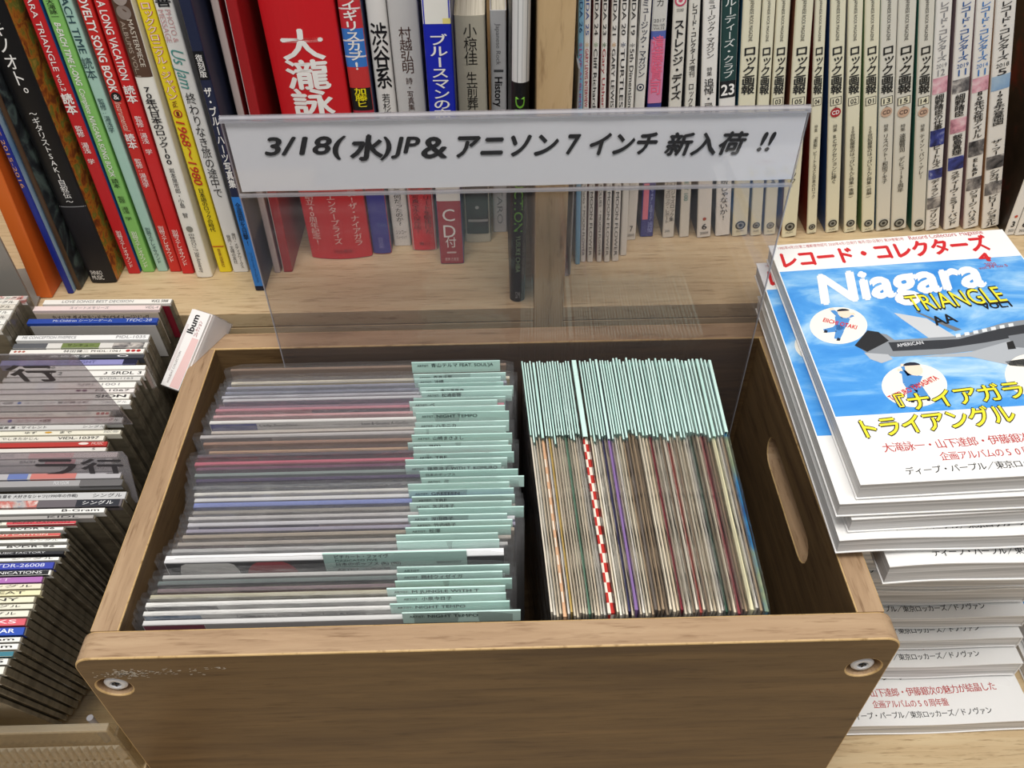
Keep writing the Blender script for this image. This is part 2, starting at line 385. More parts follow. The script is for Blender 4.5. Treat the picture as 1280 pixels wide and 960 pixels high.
for s, u0, v1, u1, v0, bd, shr in (('3/18(', 333, 201, 433, 169, .032, .25), ('水', 438, 201, 477, 167, .05, .2), (')', 475, 200, 488, 170, .032, .2),
        ('JP', 489, 198, 525, 170, .032, .25), ('&', 527, 198, 558, 170, .032, .1), ('アニソン', 570, 197, 699, 167, .045, .25), ('7', 707, 193, 727, 167, .032, .2),
        ('インチ', 736, 194, 824, 164, .045, .25), ('新入荷', 829, 195, 937, 163, .04, .22), ('!!', 945, 189, 971, 164, .03, .25)):
    a = onp(u0, v1); b = onp(u1, v0); mb.hbox(s, a[0], b[0], a[1], b[1], ink, fnp, bd, shr)
tag(mb.build('paper_sign'), 'white paper sign with black handwriting-style date and arrival notice in the acrylic holder', 'sign')
# ================================================================== books on the upper shelf
BK = 'books and magazines standing on the upper shelf'
class Book:
    prev = None
    """a spine-out book: bl, br = lower corners of its spine, tl = where its left edge meets the top of the frame"""
    def __init__(s, bl, br, tl, color, h=.21, d=.14, bulge=0.0, cover=None, pages=None, name='book', rough=.35):
        P, Q = at(*bl, 'z', S), at(*br, 'z', S); y0 = (P.y+Q.y)/2
        T = at(tl, 0, 'y', y0)
        s.a = math.atan2(T.x-P.x, T.z-S); s.t = abs(Q.x-P.x)*math.cos(s.a); s.y0 = y0; s.h, s.d = h, d; s.bulge = bulge
        s.right = s.a > 0
        # keep clear of the neighbour already standing there
        px, qx = P.x, Q.x; hh = min(h, Book.prev[2]) if Book.prev else 0
        if Book.prev:
            Lx = px if not s.right else qx-s.t/math.cos(s.a)
            dl = max(Book.prev[0]-Lx, Book.prev[0]+Book.prev[1]*hh-Lx-math.tan(s.a)*hh)+.0003
            if dl > 0:
                cut = min(dl, .45*s.t); s.t -= cut*math.cos(s.a); px += dl; qx += dl-cut
        Rx = (px+s.t/math.cos(s.a)) if not s.right else qx
        if not s.right: Rx = px+s.t/math.cos(s.a)
        Book.prev = (Rx, math.tan(s.a), h)
        P, Q = Vector((px, P.y, P.z)), Vector((qx, Q.y, Q.z))
        s.x0 = -s.t if s.right else 0.0
        s.loc = (Q.x if s.right else P.x, y0, S+.0005); s.k = 0; s.u = ((bl[0]+br[0])/2, bl[1], tl+(br[0]-bl[0])*.6)
        s.name = name; s.mb = MB(); s.c = color if not isinstance(color, str) else col(color, rough)
        s.cov = (col(cover, .4) if isinstance(cover, str) else cover) or s.c
        s.pages = pages or M_bookpages
        s.shape()
    def surf(s, x):                                                 # y of the spine's face at x across the book
        k = (x-s.x0)/s.t*2-1; r = min(1, .0012/s.t*2)
        e = max(0, abs(k)-(1-r))/r
        return -s.bulge*(1-k*k) + (1-math.sqrt(max(0, 1-e*e)))*.0012
    def shape(s):
        n = 14; ct = .0006; mb = s.mb
        xs = [s.x0+s.t*(.5-.5*math.cos(math.pi*i/n)) for i in range(n+1)]
        out = [(x, s.surf(x)) for x in xs]
        # cover: spine wall, two boards, as one closed strip in plan
        inn = [(min(max(x, s.x0+ct), s.x0+s.t-ct), s.surf(x)+ct+.0004) for x in xs]
        plan = out + [(s.x0+s.t, s.d), (s.x0+s.t-ct, s.d)] + inn[::-1] + [(s.x0+ct, s.d), (s.x0, s.d)]
        k = len(plan); lo = [(x, y, 0) for x, y in plan]; hi = [(x, y, s.h) for x, y in plan]
        for i in range(k):
            j = (i+1) % k; mm = s.c
            if i >= n and i < n+2 or i == k-1 or i == k-2: mm = s.cov
            mb.add([lo[i], lo[j], hi[j], hi[i]], [(0, 1, 2, 3)], mm)
        # rims
        m_ = len(out)
        for Lr in (lo, hi):
            mb.add([Lr[i] for i in range(m_)]+[Lr[m_+2+i] for i in range(m_)][::-1], [(i, i+1, m_+i+1, m_+i) for i in range(m_-1)], s.c)
            mb.add([Lr[m_-1], Lr[m_], Lr[m_+1], Lr[m_+2]], [(0, 1, 2, 3)], s.cov); mb.add([Lr[0], Lr[-1], Lr[-2], Lr[-3]], [(0, 1, 2, 3)], s.cov)
    def z(s, v):                                                    # image height on the spine -> height up the book
        u = s.u[2]+(s.u[0]-s.u[2])*v/s.u[1]
        return (at(u, v, 'y', s.y0).z-S)/math.cos(s.a)
    def fn(s, lift=None):
        if lift is None: s.k += 1; lift = .00022+s.k*.00003
        return lambda x, y: (s.x0+x, s.surf(s.x0+x)-lift, y)
    def band(s, v0, v1, c, x0=0, x1=1, lift=None):
        s.k += 1; lift = .0001+s.k*.00003
        za, zb = s.z(v0), max(s.z(v1), .0003); n = 8; f = s.fn(lift); c = col(c) if isinstance(c, str) else c
        e = .0003
        xs = [max(e, min(s.t-e, s.t*(x0+(x1-x0)*i/n))) for i in range(n+1)]
        s.mb.add([f(x, zz) for x in xs for zz in (zb, za)], [(2*i, 2*i+2, 2*i+3, 2*i+1) for i in range(n)], c); return s
    def V(s, txt, v0, v1, wf=.6, c='#111111', bold=0, xc=.5): s.mb.vline(txt, xc*s.t, s.z(v0), s.z(v1), wf*s.t, col(c), s.fn(), bold); return s
    def D(s, txt, v0, v1, wf=.45, c='#111111', bold=0, xc=.5, shear=0): s.mb.rline(txt, xc*s.t, s.z(v0), s.z(v1), wf*s.t, col(c), s.fn(), bold, shear); return s
    def N(s, txt, v0, v1, x0=.2, x1=.8, c='#111111', bold=0): s.mb.hbox(txt, x0*s.t, x1*s.t, max(s.z(v1), .0008), s.z(v0), col(c), s.fn(), bold); return s
    def dot(s, v, r=.3, c='#333333', xc=.5, ring=None):
        z = s.z(v); f = s.fn(); R_ = r*s.t
        s.mb.add([f(xc*s.t+a, z+b) for a, b in arc(0, 0, R_, 0, 342, 19)], [tuple(range(20))], col(c))
        if ring:
            f = s.fn()
            for k in (.72, .36): s.mb.add([f(xc*s.t+a, z+b) for a, b in arc(0, 0, R_*k, 0, 342, 19)], [tuple(range(20))], col(ring if k > .5 else c)); f = s.fn()
        return s
    def done(s, label, cat='book', extra=None):
        r = thing(s.name, label, cat, s.loc, (0, s.a, 0), BK)
        s.mb.build('cover', r)
        p = MB(); e = .0007; y1 = .0022+max(0, -s.surf(s.x0)); p.box((s.x0+e, y1, .0015), (s.x0+s.t-e, s.d-.0015, s.h-.002), s.pages); p.build('page_block', r)
        return r
red, wht, blk = '#c4242a', '#f4f2ee', '#15151a'
# --- leaning-back shelf run at the far end: spines from the frame's edge inwards
b = Book((46, 374), (66, 372), -112, '#d86a28', .2, .13, cover='#d9611f'); b.done('orange paperback standing behind the frosted grey bookend')
b = Book((81, 369), (93, 366), -83, '#1b2a86', .225, .15, cover=M_sky); b.D('PERFORMANCE 2015-2016', 60, 236, .5, '#d9a06a'); b.done('navy spined thin book with orange year lettering and a pale sky cover')
b = Book((95, 364), (102, 362), -58, '#4a3626', .22, .15, cover=M_dim); b.done('thin dark brown book with a dim patterned cover beside the black spine')
b = Book((113, 353), (146, 354), -40, '#121214', .215, .15, cover=M_leaves, bulge=.0008)
b.V('キノオト。', 25, 128, .42, wht, .01); b.V('〜ギタリストSAKI自叙伝〜', 138, 256, .26, wht); b.band(258, 259, '#8a8a8c'); b.band(259, 352, '#1a191d'); b.N('SHINKO', 338, 343, .15, .6, wht); b.N('MUSIC', 344, 349, .15, .6, wht)
b.done('black paperback with white katakana and an autumn-leaf cover face')
b = Book((160, 344), (176, 341), 28, red, .21, .15, cover='#2560a8'); b.D('NIAGARA TRIANGLE', -40, 90, .42, wht); b.D('vol.2', 94, 115, .35, wht); b.V('読本', 118, 144, .75, wht, .03); b.V('監修 湯浅 学', 158, 206, .5, wht, .01); b.V('別冊ステレオサウンド', 289, 335, .4, wht)
b.done('red paperback with white title next to the autumn-leaf cover, blue cover face')
b = Book((178, 341), (193, 340), 52, '#86c268', .21, .15, cover='#7ab85c'); b.V('大滝詠一', 0, 25, .5, '#1d2a1c', .01); b.D('B-EACH TIME L-ONG', 29, 108, .42, wht, .02, shear=.2); b.D('Complete NIAGARA SONG BOOK', 112, 222, .4, wht, .01, shear=.2); b.V('読本', 224, 236, .5, '#16331c', .01); b.V('監修 湯浅 学', 246, 276, .5, '#1b2a1c'); b.V('別冊ステレオサウンド', 290, 335, .45, wht)
b.done('bright green paperback with slanted white lettering among the red spines')
b = Book((196, 340), (210, 339), 71, '#a9cfc0', .21, .15, cover='#9cc4b4'); b.D('EACH TIME', -10, 68, .62, '#2a4a52', .01); b.V('読本', 73, 101, .8, '#23424a'); b.V('監修:湯浅学', 124, 167, .5, '#23424a'); b.V('別冊ステレオサウンド', 285, 330, .45, '#23424a')
b.done('pale mint green paperback with dark blue lettering')
b = Book((213, 340), (227, 340), 95, '#cc2d28', .21, .15, cover='#c02622'); b.D('NOVELTY SONG BOOK', -15, 116, .6, wht, .03); b.dot(122, .38, '#1a1a1a').N('&', 119, 125, .3, .7, wht); b.D('Instrumental', 128, 165, .5, '#e8c8b8', 0, shear=.3); b.V('読本', 168, 187, .7, wht, .02); b.V('監修:湯浅学', 199, 235, .5, wht); b.V('別冊ステレオサウンド', 283, 328, .45, wht)
b.done('red paperback with bold white capitals and a small black ampersand disc')
b = Book((228, 343), (243, 342), 116, '#d0282a', .21, .15, cover='#bf2022'); b.D('A LONG VACATION', 2, 101, .55, wht, .02); b.V('読本', 108, 130, .75, wht, .02); b.V('監修:湯浅 学', 146, 194, .5, wht); b.V('別冊ステレオサウンド', 288, 333, .45, wht)
b.done('red paperback with spaced white capitals beside the brown-topped white spine')
b = Book((246, 347), (266, 346), 138, '#f1eee4', .215, .15, cover='#e8e4d8', bulge=.0008); b.band(-40, 97, '#5a4234'); b.D('MASTERPIECE', 25, 84, .26, '#d8cfc0', .01, xc=.68); b.D('ALBUMS VOL.1', 27, 96, .24, '#b8a898', 0, xc=.3); b.dot(16, .36, '#8d8078'); b.dot(-2, .36, '#9d9088'); b.V('70年代日本のロック100', 108, 206, .55, blk, .02); b.V('岩本晃市郎・小島 智', 210, 272, .3, blk); b.dot(286, .2, '#8a8a80'); b.D('日本のロック 50th Anniversary', 292, 340, .28, '#333', 0, xc=.5)
b.done('white paperback with brown top half and vertical black title')
b = Book((269, 341), (290, 340), 163, '#f3dc2e', .215, .15, cover='#ecd428'); b.V('ロッククロニクル・ジャパン', 3, 126, .7, '#d33a70', .03); b.V('ロッククロニクル・ジャパン', 3, 126, .62, '#fff6d8', .005); b.D('Vol.', 127, 136, .36, '#7a2a20', .01); b.dot(143, .3, '#c23a2a', ring='#f3dc2e').N('1', 140, 146, .4, .6, '#7a2a20', .02); b.D('1968〜1980', 152, 232, .62, '#c8332a', .015, shear=.2); b.V('日本語のロックの時代', 236, 290, .4, blk, .01); b.band(308, 309, '#c8332a'); b.V('音楽出版社', 311, 334, .25, '#7a2a20')
b.done('yellow paperback with vertical white and red title')
b = Book((292, 341), (311, 340), 191, '#efeeea', .215, .15, cover='#e4e3df'); b.V('善', -6, 10, .8, blk, .02); b.D('PHOTO &', 13, 54, .3, '#d8a8a8', 0, xc=.62); b.D('MESSAGE', 13, 54, .3, '#d8a8a8', 0, xc=.25); b.D('Us Jam', 63, 112, .7, '#4f9a92', 0, shear=.4); b.V('終わりなき旅の途中で', 117, 248, .52, '#26262a'); b.V('発行・メディアワークス', 292, 336, .25, '#444', 0, .7); b.V('発売・主婦の友社', 294, 330, .25, '#444', 0, .35)
b.done('white softcover with thin vertical black title beside the yellow spine')
b = Book((319, 365), (332, 362), 222, '#232a44', .225, .16, cover='#2a2f44'); b.band(65, 101, '#0d0f16').V('復刻版', 69, 98, .55, wht, .01); b.V('ザ・ブルーハーツ写真集', 110, 236, .62, wht, .02); b.band(247, 358, '#2f7ed0'); b.V('全盛期を目撃!', 254, 308, .5, blk, .01); b.V('リットーミュージック', 316, 354, .32, '#14305a'); b.band(359, 366, '#101a34')
b.done('tall navy book with a bright blue lower band and white vertical title')
b = Book((343, 342), (351, 341), 262, '#b8a8a4', .23, .17, cover='#8e2428'); b.done('slim grey spined album in clear wrap, dark red cover face')
b = Book((354, 341), (366, 340), 280, '#a52024', .23, .17, cover='#98181c'); b.band(-30, 400, '#d8d2ce', .02, .12); b.done('slim dark red album with a pale line along its spine')
b = Book((390, 322), (466, 320), 321, '#cf2028', .21, .15, cover='#a8141c', bulge=.0035)
b.V('大瀧詠一', 36, 178, .56, wht, .03, .5); b.V('祝!ザ・ナイアガラ', 237, 306, .13, '#f0c8c0', .01, .82); b.V('エンタープライズ', 240, 303, .13, '#f0c8c0', .01, .5); b.V('創立40周年記念!', 240, 304, .13, '#f0c8c0', .01, .16); b.N('河出書房', 309, 314, .4, .7, '#8a1a1e')
b.done('very thick red book with huge white kanji, rounded spine')
b = Book((467, 318), (490, 316), 421, '#c63a3c', .2, .14, bulge=.001, cover='#2a2f55'); b.band(3, 36, '#c8303a'); b.band(10, 12, '#e8e0e0').band(36, 84, '#3a78c8').band(50, 52, '#e8e0e0').band(70, 72, '#e8e0e0').V('イギリスカブ!', 0, 88, .62, wht, .03); b.band(84, 110, '#c83838'); b.band(110, 138, '#1a1a1c').V('加藤ヒ', 110, 134, .55, '#f0e020', .02); b.band(138, 240, '#b03040').band(240, 316, '#3c3c96').V('音楽', 296, 310, .3, '#8a8ac8')
b.done('paperback with red and blue striped spine and purple lower part')
b = Book((493, 308), (514, 307), 456, '#e8e6e2', .19, .13, cover='#d4d2ce'); b.V('渋谷系', 30, 112, .78, blk, .02); b.V('若杉実', 118, 150, .4, blk); b.V('とは何だったのか?', 232, 283, .42, '#2a2a2c'); b.N('シンコー', 288, 293, .2, .8, '#333').N('ミュージック', 295, 299, .2, .8, '#333')
b.done('white book with three large brush-style black kanji')
b = Book((516, 313), (547, 312), 483, '#c9c8c6', .2, .14, cover='#b8b6b4', bulge=.001); b.V('村越弘明', 34, 92, .4, '#4a3028'); b.V('詩・写真集', 97, 138, .22, '#4a3028'); b.band(222, 313, '#d8303a'); b.V('詩・写真全永久保存版!', 232, 292, .3, '#5a141a', 0, .3); b.V('ストリートを駆抜けた', 232, 292, .3, '#5a141a', 0, .72); b.N('角川', 302, 306, .3, .7, '#5a141a')
b.done('light grey book with slender kanji and a red wrap around its foot')
b = Book((551, 331), (580, 329), 526, '#1d2bb4', .2, .13, cover='#1a2480'); b.band(-40, 31, '#f0eee6').band(24, 31, '#eee08a', .7, 1).V('ブルースマンの恋', 44, 150, .62, wht, .02); b.band(215, 252, '#f2efe8'); b.band(252, 331, '#a8253a'); b.N('C', 262, 277, .22, .72, wht, -.005).N('D', 282, 297, .22, .72, wht, -.005).V('付', 297, 310, .45, wht); b.band(315, 317, '#e0c8c8', .3, .7); b.N('音楽之友社', 322, 326, .2, .8, '#e8c8c8')
b.done('blue paperback with white top and a dark red foot reading CD')
b = Book((582, 302), (614, 303), 566, '#cfc9b6', .165, .14, cover='#b9b3a0', bulge=.001); b.V('小椋佳', 30, 82, .42, '#2a2824'); b.V('生前葬コンサート', 90, 210, .36, '#2a2824'); b.band(222, 292, '#26282c'); b.band(232, 248, '#3c3f44', .1, .9); b.dot(259, .07, '#c8c8c8').band(274, 277, '#b8b8b8', .15, .9)
b.done('beige book with grey kanji and a black wrap around its foot')
b = Book((617, 291), (634, 290), 612, '#cfd0d2', .163, .14, cover='#bfc0c2'); b.D('Japanese Rock', 30, 82, .3, '#8a8c90'); b.band(88, 91, '#55565a', .2, .8); b.D('History', 97, 134, .5, '#1d1d22', .02); b.D('TARO', 236, 280, .4, '#8a8c90')
b.done('pale grey book with small grey text and the word History on its spine')
b = Book((633, 376), (656, 373), 634, '#17181a', .225, .15, cover='#101012', bulge=.003); b.band(-60, 102, '#dcdcda').band(-60, 102, '#9a9a9a', .30, .34, .0002).band(-60, 102, '#b5b5b5', .55, .58, .0002).band(-60, 102, '#8a8a8a', .8, .84, .0002); b.D('DECONSTRUCTION', 120, 288, .55, '#6fae3a', .01); b.D('YUSUKE CHIBA', 292, 338, .3, '#8ca878'); b.N('SM', 362, 370, .35, .65, '#9a9a9a')
b.done('tall black book with green vertical capitals and a white jacket at its top')
# --- run to the other side of the divider
Book.prev = None
thin = [((719, 331), (725, 331), 723, '#7fb2d0', 'VANDA 26', '#20406a', '✽', '#b070a0', 'LIVE ALBUMS', '#b05a90', '', 'thin light blue magazine spine pressed against the steel bookend'),
        ((725, 328), (732, 328), 730, '#ebe8e2', 'VANDA 25', '#30509a', '✽', '#d8b880', 'GARY LEWIS INTERVIEW', '#b83040', 'Works ✽ MOON FLOWER', 'thin white magazine spine with a blue number and red lettering'),
        ((734, 328), (741, 328), 742, '#ebe8e2', 'VANDA 24', '#1d1d20', '✽', '#8aa878', 'Cliff Richard', '#1d1d20', '  ✽ MOON FLOWER', 'thin white magazine spine, black lettering, two places from the light blue one'),
        ((745, 328), (752, 328), 752, '#ece9e3', 'VANDA 23', '#1d1d20', '✽', '#4a7a50', 'Gary Usher', '#b03038', 'HOLLIES  ✽ MOON FLOWER', 'thin white magazine spine with a red lower title beside a red edge'),
        ((755, 328), (762, 328), 765, '#ece9e3', 'VANDA 21', '#1d1d20', '✽', '#d0a060', 'GARY LEWIS', '#1d1d20', '  ✽ MOON FLOWER', 'thin white magazine spine with an orange star above black capitals'),
        ((765, 327), (773, 327), 776, '#ece9e3', 'VANDA 20', '#1d1d20', '✽', '#3a4a6a', 'TURTLES', '#1d1d20', '  ✽ MOON FLOWER', 'thin white magazine spine with a navy star above black capitals'),
        ((775, 320), (783, 320), 788, '#e6e2da', 'VANDA 19', '#1d1d20', '✽', '#6a6a6a', '5th Dimension', '#1d1d20', '', 'thin white magazine spine next to the dotted black and white one')]
for bl, br, tl, c, a1, c1, st, cs, a2, c2, a3, lab in thin:
    b = Book(bl, br, tl, c, .25, .14, cover='#b03038' if '24' in a1 or '23' in a1 else '#c9c5bd', name='magazine')
    b.D(a1, -30, 45 if '26' not in a1 else 42, .55, c1, .005); b.N('*', 54 if '2' in a1[-2:-1] else 55, 60, .2, .8, cs); b.D(a2, 62, 135, .55, c2, .005)
    if a3: b.D(a3.replace('✽', '*'), 232, 320, .5, '#4a4a48')
    b.done(lab, 'magazine')
b = Book((782, 301), (794, 300), 800, '#e6e3dc', .21, .14, cover='#4a4a4c', name='magazine'); b.band(-30, 400, '#3a3a3c', .0, .09); b.V('ミュージック・マガジン', 0, 98, .6, '#1f2a4a', .01); b.dot(110, .33, '#1f2a4a', ring='#e6e3dc'); b.N('7', 283, 290, .35, .65, '#2a2a2a', .01).N('2005', 293, 296, .15, .85, '#2a2a2a')
b.done('off-white magazine spine with a dotted black edge and the numeral 7 at its foot', 'magazine')
b = Book((797, 297), (816, 296), 812, '#3a3f86', .21, .14, cover='#2a2f66', name='magazine'); b.band(-40, 40, '#d4d2cc').V('カ', 0, 10, .5, '#333').N('2017', 25, 29, .15, .85, '#666').N('No.165', 31, 34, .15, .85, '#666').N('Vol.32', 35, 38, .15, .85, '#666'); b.band(40, 130, '#d78cae').band(40, 50, '#5a6ab0').V('遠藤賢司', 46, 120, .75, '#e86a8a', .02); b.band(230, 275, '#e07a90', .1, .5); b.V('1947-2017', 232, 276, .4, '#9aa6e0', 0, .72).V('追悼', 278, 292, .4, '#9aa6e0', 0, .72)
b.done('pink and purple magazine spine with tall pink kanji', 'magazine')
b = Book((828, 298), (842, 297), 842, '#dedad0', .21, .14, cover='#1c1a1a', name='magazine'); b.dot(2, .42, '#c8506a', ring='#e8e0d8'); b.N('SOUND', 12, 16, .25, .75, '#555'); b.V('ストレンジ・デイズ', 26, 126, .75, blk, .03); b.V('最新ジャズロック・レポート', 220, 280, .4, '#3a3a38', 0, .3).V('クロスジャズロック集', 222, 278, .4, '#3a3a38', 0, .7); b.N('2005', 288, 291, .15, .6, '#666')
b.done('cream magazine spine with a red disc at the top and bold black katakana', 'magazine')
b = Book((847, 297), (861, 297), 859, '#dfdcd2', .21, .14, cover='#86888a', name='magazine'); b.V('レコード・コレクターズ', 5, 82, .5, blk, .02).V('増刊', 83, 98, .5, blk, .01).V('ロック名盤', 105, 150, .5, blk, .01); b.D('BEST 100', 224, 252, .4, '#3a8a8a')
b.done('cream magazine spine with small bold katakana, plain lower half', 'magazine')
b = Book((871, 298), (888, 297), 879, '#e9e6e0', .21, .14, cover='#5a5c60', name='magazine'); b.V('ミュージック・マガジン', 0, 75, .5, '#2a2a2c', .005).V('特集', 86, 97, .32, '#2a2a2c').V('追悼・忌野', 100, 150, .6, blk, .01); b.dot(275, .13, '#b04a3a'); b.N('6', 281, 288, .32, .68, '#2a2a2a', .02).N('2009', 291, 294, .2, .8, '#2a2a2a')
b.done('white magazine spine with a small red dot and the numeral 6 at its foot', 'magazine')
b = Book((894, 296), (912, 295), 902, '#e9e7e2', .21, .14, cover='#1e4a5a', name='magazine'); b.band(-40, 103, '#1e3f3c'); b.V('ルーディーズ・クラブ', 0, 100, .62, '#e2e6e2', .01); b.band(103, 124, '#16181a').N('23', 107, 121, .1, .9, wht, .03); b.V('最敵じゃないか!', 218, 277, .5, '#2a2c30', .01)
b.done('magazine spine with a dark green upper half and a black 23 panel', 'magazine')
def emblem(b, v): b.dot(v-2, .33, '#2a2a28', ring='#8a8a82'); b.N('MUSIC', v+4, v+6, .25, .75, '#55554c')
gaho = [((915, 296), (934, 296), 929, '', [], '#2f6a8a', 'cream rock magazine spine beside the dark green one, half behind the acrylic'),
        ((935, 296), (951, 295), 950, '', [], '#c9b890', 'cream rock magazine spine, second beyond the dark green one'),
        ((954, 295), (969, 294), 970, '03', ['20世紀最後の日本'], '#8a7a60', 'cream rock magazine spine at the edge of the acrylic sheet'),
        ((977, 298), (995, 297), 995, '05', ['特集 ミュージック'], '#7a4a3a', 'cream rock magazine spine just outside the acrylic sheet'),
        ((1003, 294), (1020, 292), 1012, '04', ['特集', '「黒船」ビートルズと日本のロック'], '#8a2a20', 'cream rock magazine spine numbered 04'),
        ((1032, 292), (1048, 291), 1038, '10', ['特集', 'RCサクセションに捧ぐ'], '#2a5a9a', 'cream rock magazine spine numbered 10 with a red CD disc'),
        ((1053, 292), (1070, 291), 1058, '02', ['', '20世紀最後のはっぴいえんど特集(後編)'], '#c8c0a8', 'cream rock magazine spine numbered 02'),
        ((1073, 292), (1092, 290), 1076, '01', ['', '20世紀最後のはっぴいえんど特集(前編)'], '#7aa06a', 'cream rock magazine spine numbered 01'),
        ((1095, 290), (1112, 289), 1101, '13', ['特集', 'リスペクト!和田アキ子'], '#5a7ab0', 'greyish cream rock magazine spine numbered 13'),
        ((1114, 290), (1132, 288), 1123, '15', ['特集', '遠藤賢司 デビュー35周年'], '#b8b4a0', 'greyish cream rock magazine spine numbered 15'),
        ((1138, 291), (1155, 289), 1147, '14', ['特集', 'ティン・パン・アレー'], '#3a7a6a', 'greyish cream rock magazine spine numbered 14')]
for i, (bl, br, tl, no, tx, cv, lab) in enumerate(gaho):
    b = Book(bl, br, tl, '#e4dfc4' if i < 8 else '#dad6c8', .21, .145, cover=cv, name='magazine')
    k = i*.9 if i < 4 else 5
    b.D('JAPANESE ROCK MAGAZINE', 2, 54, .22, '#3a3a34'); b.V('ロック画報', 60, 120, .72, '#22221e', .03)
    if no:
        b.band(124, 134, '#22221e', .12, .88).band(124.7, 133.3, '#e4dfc4', .17, .83, .0002); b.N(no, 126, 132, .28, .72, '#22221e', .02)
        b.mb  # number plate above
    if no in ('10', '13', '15', '14'):
        b.N('+', 135, 138, .4, .6, '#444'); b.dot(143, .36, '#a8282c' if no == '10' else '#c8a890').N('CD', 140.5, 145.5, .25, .75, wht if no == '10' else '#4a3a34', .03)
    if tx:
        if len(tx) == 1: b.V(tx[0], 160, 232, .36, '#33332c', .01)
        else:
            if tx[0]: b.V(tx[0], 158, 167, .28, '#33332c')
            n = len(tx[1]); b.V(tx[1], 170 if tx[0] else 160, min(250, 170+n*5.6), .36, '#26261f', .01)
    emblem(b, 283 if i > 4 else 287 if i > 2 else 285)
    b.done(lab, 'magazine')
rc = [((1157, 290), (1173, 288), 1170, '#8a8a8c', '2019', '12', [('細野晴臣の仕事', 121, 165), ('ビートルズ', 184, 212), ('ディラン', 227, 248), ('プリンス', 264, 286)], [(100, 120, M_photop), (165, 185, M_photob), (214, 226, M_photob), (249, 263, M_photo)], '#b09080', 'white magazine spine dated 2019 12 with grey katakana masthead'),
      ((1180, 289), (1198, 287), 1196, '#2a5a9a', '2019', '11', [('細野晴臣', 121, 149), ('飯島真理', 171, 197), ('スティーヴ・ミラー・バンド', 217, 284)], [(102, 119, M_photo), (151, 169, M_photop), (199, 215, M_photob)], '#9a8a94', 'white magazine spine dated 2019 11 with blue katakana masthead'),
      ((1203, 288), (1222, 286), 1219, '#3a7ac0', '2014', '11', [('80年代女性アイドル', 117, 176), ('EL&P', 200, 223), ('ジョージ・ハリスン', 241, 284)], [(100, 118, M_photop), (179, 198, M_photo), (225, 240, M_photo)], '#c09a9a', 'white magazine spine dated 2014 11 with light blue masthead and pink heart photo'),
      ((1226, 288), (1247, 285), 1243, '#2a2a2c', '2018', '5', [('1968年の音楽地図', 117, 160), ('ザ・フー', 178, 197), ('シカゴ', 215, 231), ('ビリー・ジョエル', 247, 285)], [(98, 116, M_sky), (198, 214, M_photo), (231, 246, M_photo)], '#c8a070', 'white magazine spine dated 2018 5 with black katakana masthead')]
for bl, br, tl, mc, yr, mo, tx, ph, cv, lab in rc:
    b = Book(bl, br, tl, '#e6e2da', .21, .145, cover=cv, name='magazine')
    b.V('レコード・コレクターズ', 5, 80, .6, mc, .02); b.N(yr, 83, 88, .2, .85, mc).N(mo, 90, 98, .3, .75, mc, .01)
    for v0, v1, mm in ph: b.band(v0, v1, mm, .02, .98)
    for t, v0, v1 in tx: b.V(t, v0, v1, .56, '#1c1c1e', .02)
    b.done(lab, 'magazine')
for bl, br, tl, a, y, lab in (((1248, 290), (1262, 288), 1352, '3', '2021', 'white magazine leaning to the frame edge with a 3 at its foot'), ((1264, 290), (1278, 288), 1372, '6', '2020', 'white magazine leaning at the frame edge with a 6 at its foot')):
    b = Book(bl, br, tl, '#e9e6e0', .21, .1, cover=M_gap_shade, name='magazine')
    b.loc = (b.loc[0], b.loc[1]-.006, b.loc[2])
    b.V('ミュージック・マガジン', -60, 100, .5, '#2a2a2c'); b.dot(266, .16, '#c0462e'); b.N(a, 272, 279, .3, .65, '#222', .03).N(y, 282, 285, .2, .8, '#222'); b.done(lab, 'magazine')

# bookends
be = thing('bookend', 'grey steel bookend beside the wooden divider', 'bookend', tuple(at(711, 345, 'z', S+.0005)), (0, 0, 0))
mb = MB(); mb.box((0, 0, .0012), (.0012, .11, .15), M_metal); bevel(mb.build('upright', be), .0004)
mb = MB(); mb.box((-.004, 0.0, 0), (.0, .11, .0012), M_metal); bevel(mb.build('foot_plate', be), .0004)
p0 = at(30, 378, 'z', S)
be = thing('bookend', 'frosted grey plastic bookend with a rounded corner at the shelf end', 'bookend', (p0.x-.004, p0.y-.012, S+.0005), (0, 0, math.radians(8)))
def rrect(x0, x1, z1, r): return [(x0, 0), (x1, 0)] + arc(x1-r, z1-r, r, 0, 90) + [(x0, z1)]
mb = MB(); mb.prism([(-.09, .0), (.0162, .0)] + arc(.0162-.012, .075-.012, .012, 0, 90) + [(-.09, .075)], 0, .002, M_greyp, lambda a, b, h: (a, h, b)); mb.build('upright', be)
mb = MB(); mb.box((-.09, .002, 0), (.0162, .05, .0015), M_greyp); mb.build('foot_plate', be)
